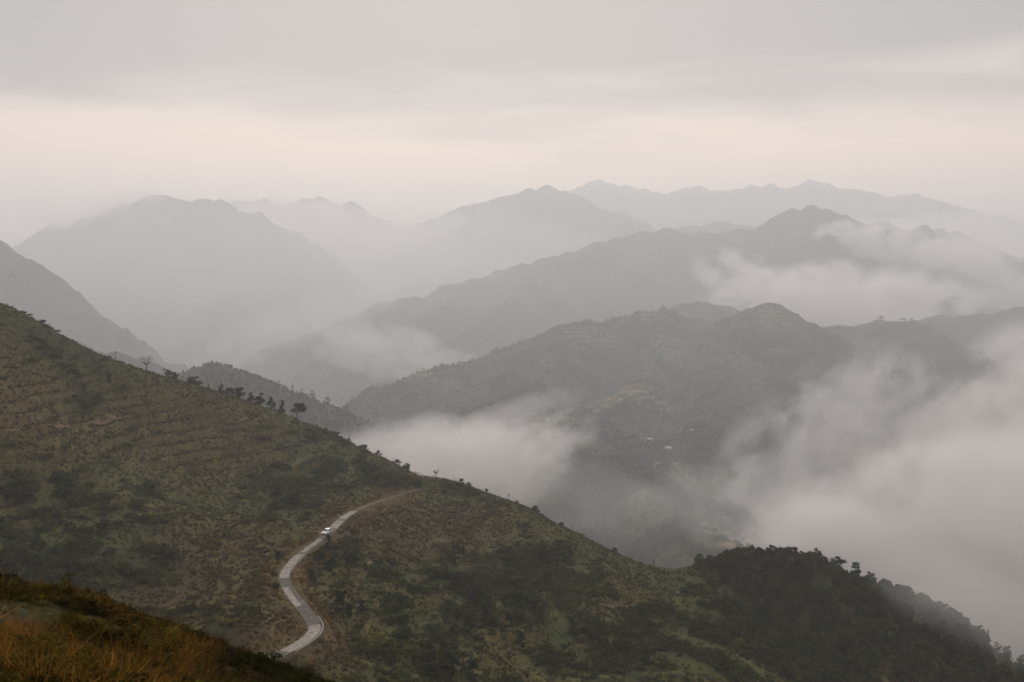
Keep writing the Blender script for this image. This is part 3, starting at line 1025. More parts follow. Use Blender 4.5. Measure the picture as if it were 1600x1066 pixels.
def forest_mask(x, y, z):
    """the wood lies on the knoll at the right end of the hillside"""
    u = 800 + F * x / y; v = HOR - F * z / y
    edge = 1085 + 0.95 * (v - 880) + 70 * fbm(x / 22, y / 22, 3, seed=72)
    return sstep(-25, 45, u - edge)


def build_knoll_forest():
    r = np.random.default_rng(5)
    n = 30000
    x = r.uniform(40, 232, n); y = r.uniform(270, 425, n)
    z = sample(H1, x, y)
    cu = np.array([800 + F * p[0] / p[1] for p in crest_line]); o = np.argsort(cu)
    dcrest = np.interp(800 + F * x / y, cu[o], crest_line[o, 1])
    v = HOR - F * z / y
    ok = in_view(x, y, 30) & (y < dcrest + 8) & (v < 1120)
    ok &= r.random(n) < np.clip(0.5 + .9 * fbm(x / 17, y / 17, 3, seed=71), .08, 1) * forest_mask(x, y, z)
    x, y, z = x[ok], y[ok], z[ok]
    s = r.uniform(1.1, 2.9, len(x)) * np.clip(1.0 + .7 * fbm(x / 12, y / 12, 2, seed=73), .5, 1.6) * np.where(r.random(len(x)) < .07, 1.5, 1)
    S = np.stack([s * 1.3, s * 1.3, s], 1)
    pk = np.where(r.random(len(x)) < .2, r.integers(0, 3, len(x)), r.integers(3, 6, len(x)))
    t = r.uniform(.8, 2.1, (len(x), 1)) * np.array([[1.05, 1.0, .95]])
    w = (r.random(len(x)) < .14)[:, None]
    t = t * (1 - w) + w * np.array([[1.7, 1.35, 1.1]])
    scatter('knoll_wood', 'dark dense wood covering the knoll at lower right', PINES, np.stack([x, y, z - .15], 1), S, t, pick=pk, seed=3, tilt=.06)


build_knoll_forest()


def build_mid_cover():
    r = np.random.default_rng(6)
    # middle ridge
    n = 190000
    y = r.uniform(850, 2700, n) * FS; x = (r.uniform(480, 1640, n) - 800) / F * y
    ok = (x > H3[0][0] + 5) & (x < H3[0][-1] - 5)
    x, y = x[ok], y[ok]
    z = sample(H3, x, y)
    p = sstep(-.02, .22, fbm(x / 150, y / 150, 4, .55, seed=81)) * np.clip(1700 * FS / y, .45, 1) + .06
    ok = (r.random(len(x)) < p) & (z > -345 * FS)
    x, y, z = x[ok], y[ok], z[ok]
    s = r.uniform(2.6, 6.5, len(x))
    t = r.uniform(.8, 1.5, (len(x), 1)) * np.ones((1, 3))
    scatter('ridge_wood', 'scattered trees and thickets over the terraced ridge', PINES, np.stack([x, y, z - .2], 1), np.stack([s * 1.4, s * 1.4, s], 1), t, seed=4)
    n = 9000
    y = r.uniform(950, 1230, n) * FS; x = (r.uniform(150, 640, n) - 800) / F * y
    ok = (x > H3a[0][0] + 5) & (x < H3a[0][-1] - 5)
    x, y = x[ok], y[ok]
    z = sample(H3a, x, y)
    ok = r.random(len(x)) < np.clip(.45 + 1.0 * fbm(x / 60, y / 60, 3, seed=82), .05, 1)
    x, y, z = x[ok], y[ok], z[ok]
    s = r.uniform(2.6, 5.6, len(x))
    t = r.uniform(.8, 1.4, (len(x), 1)) * np.ones((1, 3))
    scatter('small_hill_wood', 'thickets on the hazy small hill behind the ridge trees', PINES, np.stack([x, y, z - .2], 1), np.stack([s * 1.5, s * 1.5, s], 1), t, seed=5)


build_mid_cover()

FG_GRASS = [tuft_mesh('long_grass_kind', s, n=22, mat=M_dry, lean=1.9, width=.02, spread=.3) for s in range(5)]
FG_STALK = [tuft_mesh('stalk_kind', s + 20, n=9, mat=M_dry, lean=1.1, width=.012, spread=.3) for s in range(4)]
FG_BUSH = [bush_mesh('low_bush_kind', s + 40, n=460, leaf=.06, mat=M_scrub, squash=.6) for s in range(5)]


def build_foreground():
    r = np.random.default_rng(8)

    def spots(n, y0, y1, u1=720):
        y = np.sqrt(r.uniform(y0 ** 2, y1 ** 2, n)); x = (r.uniform(-60, u1, n) - 800) / F * y
        z = sample(H0, x, y)
        return x, y, z, field_at(LEDGE, H0, x, y), 800 + F * x / y
    # low-growing withered bracken and weeds in lumps
    x, y, z, led, u = spots(34000, 11, 37)
    cl = fbm(x / 1.5, y / 1.5, 3, seed=91); c2 = fbm(x / 3.4, y / 3.4, 3, seed=95)
    far = sstep(26.5, 29.0, y); right = sstep(200, 400, u + 70 * c2)
    ok = r.random(len(x)) < np.clip(.35 + 1.2 * cl, .04, 1) * (1 - sstep(.25, .5, led)) * (1 - .6 * sstep(19.6, 21, y) * sstep(24, 22, y) * sstep(260, 120, u))
    x, y, z, led, u, cl, c2, far, right = [q[ok] for q in (x, y, z, led, u, cl, c2, far, right)]
    lowf = 1 - .65 * sstep(19.5, 21.0, y) * sstep(24.5, 22.5, y) * sstep(260, 120, u)
    s = r.uniform(.16, .5, len(x)) * np.clip(1 + .9 * cl, .5, 1.7) * lowf * (1 - .35 * far)
    g = np.clip(np.maximum(far, right) + .5 * c2, 0, 1)[:, None]
    och = np.array([[3.4, 2.0, .8]]); brn = np.array([[.9, .58, .45]]); grn = np.array([[.55, .5, .42]])
    w = np.clip(.5 + 1.4 * fbm(x / .9, y / .9, 3, seed=96), 0, 1)[:, None]
    t = (och * w + brn * (1 - w)) * (1 - g) + grn * g
    t = t * r.uniform(.45, 1.2, (len(x), 1))
    scatter('withered_bracken', 'lumpy withered ochre bracken on the foreground slope', FG_BUSH, np.stack([x, y, z - .04], 1), np.stack([s * 1.3, s * 1.3, s * r.uniform(.5, .9, len(x))], 1), t, tilt=.3, seed=7)
    # tangled grass between
    x, y, z, led, u = spots(30000, 11, 36)
    cl = fbm(x / 1.2, y / 1.2, 3, seed=92); c2 = fbm(x / 3.4, y / 3.4, 3, seed=95)
    ok = r.random(len(x)) < np.clip(.22 + 1.4 * cl + .3 * sstep(.3, .55, led), .02, 1) * (1 - .2 * sstep(.3, .55, led))
    x, y, z, led, u, cl, c2 = [q[ok] for q in (x, y, z, led, u, cl, c2)]
    far = sstep(26.5, 29.0, y); right = sstep(200, 400, u + 70 * c2)
    lowf = 1 - .6 * sstep(19.5, 21.0, y) * sstep(24.5, 22.5, y) * sstep(260, 120, u)
    s = r.uniform(.08, .19, len(x)) * np.clip(1 + .6 * cl, .6, 1.5) * lowf * (1 - .6 * sstep(.2, .5, led)) * (1 - .3 * far)
    g = np.clip(np.maximum(far, right), 0, 1)[:, None]
    t = np.array([[1.9, 1.35, .6]]) * (1 - g) + np.array([[.4, .38, .26]]) * g
    t = np.where((led > .3)[:, None], np.array([[.5, .55, .35]]), t) * r.uniform(.35, 1.25, (len(x), 1))
    scatter('tangled_grass', 'tangled dry grass between the bracken of the foreground slope', FG_GRASS, np.stack([x, y, z - .02], 1), np.stack([s * 1.5, s * 1.5, s], 1), t, tilt=.7, seed=6)
    # pale bent stalks standing out of it
    x, y, z, led, u = spots(800, 12, 30, 460)
    cl = fbm(x / 1.5, y / 1.5, 3, seed=91)
    ok = (r.random(len(x)) < np.clip(.3 + 1.2 * cl, 0, 1)) & (led < .25) & ~((y > 19.5) & (y < 24.5) & (u < 230))
    x, y, z = x[ok], y[ok], z[ok]
    s = r.uniform(.22, .42, len(x))
    scatter('pale_stalks', 'pale bent dry stalks sticking out of the foreground slope', FG_STALK, np.stack([x, y, z - .02], 1), np.stack([s, s, s], 1), np.array([[2.2, 1.7, 1.0]]) * r.uniform(.4, 1.3, (len(x), 1)), tilt=.45, seed=8)


build_foreground()


# ------------------------------------------------------------------ road, paths
M_asph = mat_noise('worn_road', [(0.075, 0.066, 0.053), (0.125, 0.112, 0.09), (0.18, 0.163, 0.135)], 0.8, 5.0, 0.65, 0.15, 3.0)
M_conc = mat_noise('pale_concrete', [(0.16, 0.14, 0.112), (0.28, 0.25, 0.208), (0.42, 0.385, 0.33)], 1.1, 5.0, 0.65, 0.1, 3.0)
M_dirt = mat_noise('pale_dirt', [(0.10, 0.07, 0.04), (0.17, 0.12, 0.065), (0.24, 0.18, 0.105)], 0.8, 5.0, 0.65, 0.4, 3.0)
M_kerb = mat_noise('kerb_stone', [(0.28, 0.26, 0.22), (0.4, 0.37, 0.33)], 1.5, 4.0)


def ribbon(name, pts, w0, w1, mat, parent=None, thick=0.12, lift=0.0, off0=0.0, field=None):
    """strip along a line: a slab with real thickness; width may change along it"""
    pts = [Vector(p) for p in pts]
    n = len(pts)
    mb = MB()
    for i, p in enumerate(pts):
        t = pts[min(i + 1, n - 1)] - pts[max(i - 1, 0)]
        s = Vector((t.y, -t.x, 0)).normalized()          # to the right of travel
        w = w0 if not callable(w0) else w0(i / (n - 1))
        v = w1 if not callable(w1) else w1(i / (n - 1))
        a = p - s * w; b = p + s * v
        for q in (a, b):
            z = q.z + lift
            if field is not None:
                z = max(float(sample(field, q.x, q.y)), p.z - .3) + lift
            mb.v.append((q.x, q.y, z)); mb.v.append((q.x, q.y, z - thick))
    for i in range(n - 1):
        k = 4 * i
        mb.f += [(k, k + 2, k + 6, k + 4), (k, k + 4, k + 5, k + 1), (k + 2, k + 3, k + 7, k + 6)]
    mb.f += [(0, 1, 3, 2), (4 * n - 4, 4 * n - 2, 4 * n - 1, 4 * n - 3)]
    return mb.build(name, mat, parent)


def wob(seed, w, nar=None):
    return lambda t: (1 if nar is None else float(np.interp(t * (len(nar) - 1), np.arange(len(nar)), nar))) * w + 0.5 * float(fbm(np.array([t * 11.0]), np.array([seed * 3.3]), 3)[0])


rd = [Vector(p) for p in road]
nr = len(rd)
NARROW = np.interp(np.arange(len(rd)) / 10.0, [0, 14, 17, 18.5, 22], [1, 1, .95, .42, .3])
road_o = ribbon('road', rd, wob(91, 1.45, NARROW), wob(92, 1.45, NARROW), M_asph, lift=0.03, thick=0.3)
tag(road_o, 'narrow pale mountain road winding across the near hillside', None, None, 'structure')


def road_i(px, py):
    """index along the road of the nearest picture position"""
    u = np.array([(800 + F * p.x / p.y - px) ** 2 + (HOR - F * p.z / p.y - py) ** 2 for p in rd])
    return int(np.argmin(u))


for k, (a, b, wl, wr) in enumerate([((446, 1018), (494, 976), 1.25, 1.2), ((470, 948), (449, 917), 1.3, .3), ((445, 903), (470, 867), 1.3, 1.0), ((474, 863), (503, 843), 1.0, .3),
                                    ((520, 826), (531, 814), 1.2, 1.4), ((533, 811), (553, 799), 1.25, 1.25)]):
    i0, i1 = sorted((road_i(*a), road_i(*b)))
    seg = rd[i0:i1 + 1]
    ribbon('concrete_patch', seg, wob(k, wl), wob(k + 40, wr), M_conc, road_o, thick=0.02, lift=0.036 + 0.0)
i0, i1 = sorted((road_i(450, 1016), road_i(484, 964)))
seg = rd[i0:i1 + 1]
off = []
for i, p in enumerate(seg):
    t = seg[min(i + 1, len(seg) - 1)] - seg[max(i - 1, 0)]
    off.append(p + Vector((t.y, -t.x, 0)).normalized() * 1.75)
ribbon('kerb', off, .1, .1, M_kerb, road_o, thick=0.4, lift=0.18)


def drape(pxs, field, d0, d1, n=6):
    pts = [hit(field, a, b, d0, d1) for a, b in pxs]
    pts = [p for p in pts if p]
    c = catmull(pts, n)
    c[:, 2] = sample(field, c[:, 0], c[:, 1])
    return [Vector(p) for p in c]


for nm, lab, pxs, w in [
        ('path', 'pale footpath crossing the hillside at the left edge', [(-20, 674), (40, 671), (95, 667), (140, 661), (190, 655), (230, 650), (272, 647)], .8),
        ('path', 'pale earth ledge path low on the right of the near hillside', [(918, 953), (935, 951), (955, 950), (975, 947), (995, 945), (1014, 942)], .9),
        ('path', 'steep dirt trail dropping onto the low ledge path', [(948, 925), (955, 935), (964, 947)], .35),
        ('path', 'dirt track joining the road at the white car', [(486, 823), (494, 829), (503, 836)], .8),
        ('path', 'dirt track joining the road above the white car', [(523, 796), (528, 804), (533, 811)], .7),
        ('path', 'short pale bank track beneath the brown field', [(540, 862), (552, 858), (566, 857)], .5),
        ('path', 'long pale bank track below the brown field right of the thickets', [(560, 880), (580, 879), (598, 872)], .5)]:
    c = drape(pxs, H1, 180, 620)
    ribbon('path', c, lambda t: w * (.7 + .5 * abs(math.sin(7 * t + w * 9))), w, M_dirt, lift=0.09, thick=.2, field=H1)
    tag(bpy.data.objects[-1] if False else COL.objects[-1], lab, None, None, 'structure')

# road piece on the saddle beyond the bend
up = []
for a in range(646, 686, 4):
    p = crest_hit(H1, a, 440, 560)
    up.append((p[0], p[1] - 4.5, 0))
up = [Vector((p[0], p[1], float(sample(H1, p[0], p[1])) + .15)) for p in up]
uo = ribbon('road', up, 2.0, 2.0, M_conc, lift=0.15, thick=.8)
tag(uo, 'short pale road piece on the saddle of the near ridge', None, None, 'structure')

# ------------------------------------------------------------------ trees and shrubs that stand alone
M_crown = mat_leaf('tree_leaves', [(0.013, 0.019, 0.008), (0.027, 0.034, 0.014), (0.046, 0.050, 0.020)])
M_crown2 = mat_leaf('olive_leaves', [(0.020, 0.022, 0.010), (0.036, 0.036, 0.017), (0.06, 0.054, 0.026)])
M_crown3 = mat_leaf('withered_leaves', [(0.05, 0.04, 0.022), (0.10, 0.075, 0.04), (0.16, 0.12, 0.065)])
M_twig = mat_noise('grey_bark', [(0.025, 0.021, 0.017), (0.055, 0.045, 0.036)], 5.0, 4.0)


def tree(name, label, cat, base, h, w, style='round', seed=0, group=None, n=420, mat=None, lean=0.0):
    """trunk with limbs and a crown of leaf clumps; h height, w crown width"""
    r = random.Random(seed * 131 + 7)
    root = empty(name, base)
    tag(root, label, cat, group)
    mat = mat or M_crown
    tk = MB()
    limbs = []
    if style == 'bare':
        tk.tube([(0, 0, -.3), (.02 * h, 0, h * .25), (.03 * h, 0, h * .45)], [.035 * h, .028 * h, .022 * h], 6)
        tips = []
        for k in range(7):
            a = k * 6.28 / 7 + r.uniform(-.3, .3); sp = r.uniform(.25, .5) * w
            e = (math.cos(a) * sp, math.sin(a) * sp * .7, h * r.uniform(.7, 1.0))
            m = (e[0] * .55, e[1] * .55, h * .55)
            tk.tube([(.03 * h, 0, h * .40), m, e], [.02 * h, .013 * h, .005 * h], 5)
            for q in range(4):
                f = r.uniform(.4, .95); s = [m[i] + (e[i] - m[i]) * f for i in range(3)]
                t2 = (s[0] + r.gauss(0, .1) * w, s[1] + r.gauss(0, .1) * w, s[2] + r.uniform(.05, .16) * h)
                tk.tube([s, t2], [.008 * h, .003 * h], 4)
                tips.append(t2)
        tk.build('trunk', M_twig, root)
        cr = MB()
        for t in tips:
            for _ in range(4):
                cr.leaf((t[0] + r.gauss(0, .03) * w, t[1] + r.gauss(0, .03) * w, t[2] + r.gauss(0, .02) * h), .022 * h, r)
        cr.build('crown', M_twig, root)
        return root
    if style == 'stick':
        tk.tube([(0, 0, -.3), (.03 * h, 0, h * .5), (.02 * h, 0, h)], [.03 * h, .025 * h, .012 * h], 5)
        tk.tube([(.0, 0, h * .15), (-.2 * h, 0, h * .5), (-.42 * h, 0, h * .88)], [.022 * h, .016 * h, .006 * h], 5)
        tk.build('trunk', M_twig, root)
        cr = MB()
        for _ in range(26):
            cr.leaf((.02 * h + r.gauss(0, .03) * h, r.gauss(0, .03) * h, h * r.uniform(.68, .98)), .035 * h, r)
        for _ in range(14):
            f = r.uniform(.3, .9)
            cr.leaf((-.42 * h * f, r.gauss(0, .03) * h, h * (.15 + .73 * f)), .03 * h, r)
        cr.build('crown', M_twig, root)
        return root
    low = {'umbrella': .42, 'round': .08, 'cone': .10, 'bush': .0, 'spire': .06, 'plume': .2}[style]
    top = h * .9
    tk.tube([(0, 0, -.4), (lean * .3 * h + r.gauss(0, .01) * h, r.gauss(0, .015) * h, h * .3), (lean * .6 * h, r.gauss(0, .03) * h, h * .6), (lean * h, 0, top)],
            [.038 * h, .03 * h, .02 * h, .006 * h], 6)
    for k in range(6):
        f = low + (.75 - low) * (k + .5) / 6; a = r.uniform(0, 6.28)
        s = (lean * f * h, 0, f * h)
        e = (s[0] + math.cos(a) * w * .33, math.sin(a) * w * .33, s[2] + h * .12)
        tk.tube([s, e], [.014 * h, .004 * h], 4)
    tk.build('trunk', M_bark, root)
    cr = MB()
    lobes = []
    for k in range(14):
        f = r.uniform(low + .06, .95)
        prof = {'cone': 1.15 - f * .95, 'spire': (1.1 - f) * .9, 'umbrella': math.sin(math.pi * min(1, (f - low + .12) / (1.12 - low))) ** .5, 'round': math.sin(math.pi * (f * .86 + .08)) ** .6,
                'bush': math.sqrt(max(.05, 1 - f * f)), 'plume': .4 + .6 * f}[style]
        a = r.uniform(0, 6.28); d = w * .5 * prof * r.uniform(.3, .75)
        lobes.append((math.cos(a) * d + lean * f * h, math.sin(a) * d, f * h, w * .5 * max(.22, .55 * prof) * r.uniform(.5, .85)))
    for k in range(n):
        lx, ly, lz, lr = lobes[k % len(lobes)]
        d = Vector((r.gauss(0, 1), r.gauss(0, 1), r.gauss(0, .8))).normalized() * lr * r.uniform(.35, 1.05)
        z = min(h, max(low * h * .85 + .05, lz + d.z * (.75 if style != 'spire' else 1.2)))
        cr.leaf((lx + d.x, ly + d.y, z), r.uniform(.038, .072) * (h + w) * .5, r, up=.5)
    if style in ('cone', 'spire'):
        for k in range(30):
            f = r.uniform(.8, 1.0)
            cr.leaf((lean * f * h + r.gauss(0, .04) * w, r.gauss(0, .04) * w, f * h), .035 * h, r)
    cr.build('crown', mat, root)
    return root


def on_crest(field, px, d0, d1):
    p = crest_hit(field, px, d0, d1)
    return (p[0], p[1] - .5, float(sample(field, p[0], p[1] - .5)) - .1), p[1]


G1 = 'trees along the near ridge'
for (px, hp, wp, style, nm, lab, mat) in [
        (181, 13, 10, 'stick', 'bare_tree', 'thin two-stemmed bare tree, leftmost on the near ridge', None),
        (229, 22, 16, 'bare', 'bare_tree', 'bare fan-branched tree standing alone on the near ridge', None),
        (262, 12, 9, 'plume', 'withered_shrub', 'pale withered shrub on the ridge right of the bare tree', M_crown3),
        (271, 10, 13, 'bush', 'ridge_shrub', 'dark shrub on the ridge touching the pale withered shrub', None),
        (303, 11, 20, 'bush', 'ridge_shrub', 'wide dark shrub on the ridge left of the row of trees', None),
        (327, 8, 5, 'cone', 'ridge_tree', 'tiny conical tree, smallest and leftmost of the ridge row', None),
        (346, 14, 9, 'cone', 'ridge_tree', 'narrow conical tree next right of the tiny one on the ridge', None),
        (358, 10, 13, 'round', 'ridge_tree', 'low round tree touching the narrow conical tree on the ridge', None),
        (374, 17, 17, 'round', 'ridge_tree', 'lumpy broad tree in the middle of the ridge row', None),
        (392, 14, 14, 'cone', 'ridge_tree', 'small conical tree just right of the lumpy ridge tree', None),
        (407, 18, 18, 'cone', 'ridge_tree', 'broad conical tree fourth from the right end of the ridge row', None),
        (423, 17, 15, 'cone', 'ridge_tree', 'conical tree third from the right end of the ridge row', None),
        (442, 19, 14, 'spire', 'ridge_tree', 'pointed tree beside the flat-topped tree on the ridge', None),
        (463, 22, 20, 'umbrella', 'ridge_tree', 'flat-topped tree with a bare trunk ending the ridge row', M_crown),
        (547, 7, 5, 'bush', 'ridge_shrub', 'small dark shrub under the thin second pole on the ridge', None),
        (568, 7, 11, 'bush', 'ridge_shrub', 'dark shrub on the ridge right of the second pole', None),
        (591, 8, 9, 'bush', 'ridge_shrub', 'peaked dark shrub midway down the ridge after the poles', None),
        (620, 7, 12, 'bush', 'ridge_shrub', 'low dark shrub beside the bare stick on the ridge', None),
        (635, 9, 11, 'bush', 'ridge_shrub', 'dark shrub on the ridge just above the saddle road', None),
        (721, 8, 10, 'bush', 'ridge_shrub', 'dark shrub right of the forked stunted tree on the ridge', None),
        (732, 6, 8, 'bush', 'ridge_shrub', 'smaller shrub just below the one right of the stunted tree', None),
        (760, 8, 8, 'spire', 'ridge_shrub', 'spiky shrub alone on the ridge left of the sapling', None),
        (808, 6, 5, 'bush', 'ridge_shrub', 'tiny shrub on the ridge right of the sapling', None),
        (836, 8, 12, 'bush', 'ridge_shrub', 'shrub at the ridge shoulder above the steep right slope', None),
        (878, 8, 10, 'bush', 'ridge_shrub', 'shrub part way down the steep right end of the ridge', None),
        (960, 8, 10, 'bush', 'ridge_shrub', 'shrub on the ridge left of the lone post', M_crown2)]:
    b, d = on_crest(H1, px, 330, 640)
    tree(nm, lab, 'shrub' if 'shrub' in nm else 'tree', b, hp * d / F * 1.12, wp * d / F * 1.5, style, seed=px, mat=mat, group=G1 if nm == 'ridge_tree' else ('shrubs along the near ridge' if nm == 'ridge_shrub' else None),
         lean=.12 if style == 'umbrella' else 0, n=900)

# forked stunted tree: two stems carrying one lopsided crown
b, d = on_crest(H1, 681, 440, 560)
root = empty('stunted_tree', b)
tag(root, 'stunted tree with two stems and lopsided crown by the saddle road', 'tree')
h = 13 * d / F
tk = MB()
tk.tube([(-.5, 0, -.4), (-.45, 0, h * .5), (-.6, 0, h * .95)], [.14, .11, .05], 5)
tk.tube([(.5, 0, -.4), (.35, 0, h * .45), (.5, 0, h * .72)], [.12, .1, .05], 5)
tk.build('trunk', M_twig, root)
cr = MB(); r_ = random.Random(5)
for k in range(240):
    t = r_.random()
    cr.leaf((-.75 + 1.9 * t + r_.gauss(0, .12), r_.gauss(0, .3), h * (.88 - .25 * math.sin(t * 3.14) + (.1 if t > .8 else 0)) + r_.gauss(0, .16)), .17, r_)
cr.build('crown', M_crown, root)

# sapling: thin stem, small tuft of leaves on top
b, d = on_crest(H1, 795, 400, 560)
root = empty('sapling', b)
tag(root, 'thin sapling with a small leaf tuft on top of the ridge', 'tree')
h = 10 * d / F
tk = MB(); tk.tube([(0, 0, -.3), (.04, 0, h * .5), (0, 0, h * .9)], [.05, .035, .02], 5); tk.build('trunk', M_twig, root)
cr = MB()
for k in range(70):
    cr.leaf((r_.gauss(0, .13), r_.gauss(0, .13), h * .88 + r_.gauss(0, .3)), .13, r_)
cr.build('crown', M_crown, root)
for px, hp, lab in [(613, 8, 'bare upright stick on the ridge above the saddle road'), (709, 11, 'taller bare stick on the ridge right of the stunted tree'), (713, 7, 'shorter bare stick paired with the taller one')]:
    b, d = on_crest(H1, px, 400, 600)
    root = empty('dead_stem', b)
    tag(root, lab, 'stem')
    h = hp * d / F
    tk = MB(); tk.tube([(0, 0, -.3), (.05, 0, h * .5), (-.03, 0, h)], [.1, .07, .02], 5); tk.build('stem', M_twig, root)
    tw = MB()
    for k in range(5):
        a = k * 1.3; z = h * (.35 + .12 * k)
        tw.tube([(0, 0, z), (math.cos(a) * .35, math.sin(a) * .35, z + .3)], [.03, .01], 4)
    tw.build('twigs', M_twig, root)

# poles on the ridge
M_pole = mat_plain('pole_wood', (0.07, 0.06, 0.05), .85, .15)
M_metal = mat_plain('dull_metal', (0.16, 0.16, 0.155), .5, .4, .6)
M_ceram = mat_plain('insulator', (0.2, 0.14, 0.1), .35, .5)
for px, hp, rad, lab in [(510, 15, .16, 'wooden utility pole on the ridge right of the flat-topped tree'), (545, 12, .08, 'thin second utility pole lower on the ridge')]:
    b, d = on_crest(H1, px, 440, 640)
    h = hp * d / F
    root = empty('utility_pole', b, .3)
    tag(root, lab, 'pole', 'utility poles on the ridge')
    p = MB(); p.tube([(0, 0, -.8), (0, 0, h * .5), (0, 0, h)], [rad, rad * .9, rad * .75], 8); p.build('pole', M_pole, root)
    a = MB(); a.box((0, rad + .05, h - .35), (1.0, .09, .1)); ca = a.build('crossarm', M_pole, root)
    for s in (-.42, .42):
        q = MB(); q.tube([(s, rad + .05, h - .3), (s, rad + .05, h - .18), (s, rad + .05, h - .08)], [.03, .06, .04], 6); q.build('insulator', M_ceram, ca)
    q = MB(); q.tube([(0, 0, h), (0, 0, h + .05)], [rad * .85, rad * .3], 8); q.build('cap', M_metal, root)
b, d = on_crest(H1, 1021, 330, 420)
root = empty('fence_post', b)
tag(root, 'lone dark post at the right end of the near ridge', 'post')
p = MB(); p.tube([(0, 0, -.4), (.03, 0, 1.2), (.05, 0, 2.3)], [.17, .16, .13], 7); p.build('post', M_pole, root)
p = MB(); p.tube([(.05, 0, 2.3), (.05, 0, 2.42)], [.15, .05], 7); p.build('cap', M_pole, root)
# guard posts along the saddle road
for k, a in enumerate((662, 665.5, 668, 671.5, 675, 678)):
    p = crest_hit(H1, a, 440, 560)
    x, y = p[0], p[1] - 8.0
    root = empty('guard_post', (x, y, float(sample(H1, x, y)) - .05))
    nth = ['leftmost', 'second from left', 'third from left', 'third from right', 'second from right', 'rightmost'][k]
    tag(root, '%s of six dark guard posts along the saddle road' % nth, 'post', 'guard posts of the saddle road')
    q = MB(); q.tube([(0, 0, -.3), (0, 0, .9), (0, 0, 1.0)], [.17, .15, .12], 7); q.build('post', M_pole, root)
    q = MB(); q.tube([(0, 0, .7), (0, 0, .85)], [.165, .162], 7); q.build('band', M_metal, root)

# trees on the face of the near hillside
G2 = 'trees scattered on the near hillside'
for (px, py, hp, wp, style, lab, mat) in [
        (432, 779, 20, 26, 'round', 'dark round tree left of a pair above the road tracks', None),
        (462, 792, 22, 24, 'round', 'dark round tree right of a pair above the road tracks', None),
        (448, 786, 13, 22, 'bush', 'low dark bush between the pair of round trees', None),
        (553, 762, 11, 24, 'bush', 'wide dark bush high on the slope below the poles', None),
        (480, 812, 12, 24, 'bush', 'dark bush above the dirt track beside the white car', None),
        (437, 876, 16, 18, 'round', 'dark rounded bush left of the upper road bend', None),
        (428, 900, 15, 12, 'bush', 'small dark bush at the left edge of the road bend', M_crown2),
        (430, 922, 14, 18, 'bush', 'dark bush below the left edge of the road bend', None),
        (512, 862, 26, 20, 'round', 'dark tree directly below the white car', None),
        (498, 884, 26, 26, 'round', 'large dark tree inside the road bend', None),
        (518, 902, 30, 28, 'round', 'tall dark tree right of the road bend', None),
        (486, 908, 20, 20, 'bush', 'dark bush hugging the inside of the road bend', None),
        (548, 880, 16, 26, 'bush', 'dark bush under the brown field', None),
        (537, 968, 46, 34, 'round', 'tallest dark tree standing right of the lower road bend', None),
        (519, 962, 20, 20, 'bush', 'dark bush left of the tallest tree by the lower bend', None),
        (566, 958, 22, 26, 'bush', 'dark bush right of the tallest tree by the lower bend', M_crown2),
        (712, 884, 36, 20, 'round', 'dark tree beside the pale bank right of the brown field', None),
        (722, 866, 14, 16, 'bush', 'dark bush on the pale bank right of the brown field', None),
        (716, 920, 26, 24, 'round', 'dark tree in the gully below the pale bank', None),
        (738, 940, 24, 28, 'round', 'broad dark tree lower in the gully', M_crown2),
        (760, 968, 22, 30, 'bush', 'dark thicket bush at the foot of the gully', None),
        (828, 990, 30, 24, 'plume', 'pale drooping plumed tree low on the right slope', M_crown3),
        (812, 1004, 20, 22, 'bush', 'dark bush left below the pale plumed tree', None),
        (672, 1056, 40, 34, 'round', 'dark tree left of three at the bottom edge', None),
        (704, 1062, 44, 36, 'round', 'dark tree middle of three at the bottom edge', None),
        (738, 1060, 30, 32, 'round', 'dark tree right of three at the bottom edge', None),
        (655, 765, 14, 22, 'bush', 'dark bush where the road vanishes below the saddle', None),
        (700, 772, 16, 30, 'bush', 'wide dark bush under the saddle road posts', None),
        (915, 962, 12, 18, 'bush', 'dark bush left of the low ledge path', None),
        (1000, 965, 14, 30, 'bush', 'dark bush under the low ledge path', None),
        (1038, 898, 12, 9, 'spire', 'slim dark shrub right of the lone post', M_crown2),
        (110, 830, 16, 26, 'bush', 'dark bush in the thicket at the left below the footpath', None),
        (60, 858, 18, 28, 'bush', 'broad dark bush lowest in the left thicket', None),
        (170, 870, 16, 26, 'bush', 'dark bush at the right end of the left thicket', None)]:
    p = hit(H1, px, py, 180, 640)
    if p is None:
        continue
    tree('hillside_bush' if style == 'bush' else 'hillside_tree', lab, 'bush' if style == 'bush' else 'tree', (p[0], p[1], p[2] - .15), hp * p[1] / F, wp * p[1] / F, style,
         seed=px + py, mat=mat, group=G2 if style != 'bush' else 'bushes on the near hillside', n=650)

# trees on the crest of the wooded knoll
ORD = ['first', 'second', 'third', 'fourth', 'fifth', 'sixth', 'seventh', 'eighth', 'ninth', 'tenth', 'eleventh', 'twelfth', 'thirteenth', 'fourteenth', 'fifteenth', 'sixteenth', 'seventeenth', 'eighteenth', 'nineteenth', 'twentieth', 'twenty-first', 'twenty-second']
KN = [(1112, 9, 8, 'spire'), (1145, 8, 14, 'bush'), (1175, 11, 13, 'round'), (1203, 13, 12, 'round'), (1222, 11, 18, 'round'), (1240, 14, 18, 'round'), (1272, 19, 19, 'round'), (1287, 17, 12, 'round'), (1308, 21, 21, 'round'), (1335, 20, 20, 'round'), (1360, 17, 18, 'round'),
      (1384, 14, 20, 'round'), (1404, 13, 16, 'round'), (1440, 14, 18, 'round'), (1474, 14, 18, 'round'), (1492, 15, 18, 'round'), (1508, 13, 14, 'round'), (1530, 17, 11, 'round'), (1543, 19, 10, 'spire'), (1558, 13, 10, 'round'), (1573, 17, 14, 'round'), (1596, 22, 16, 'round')]
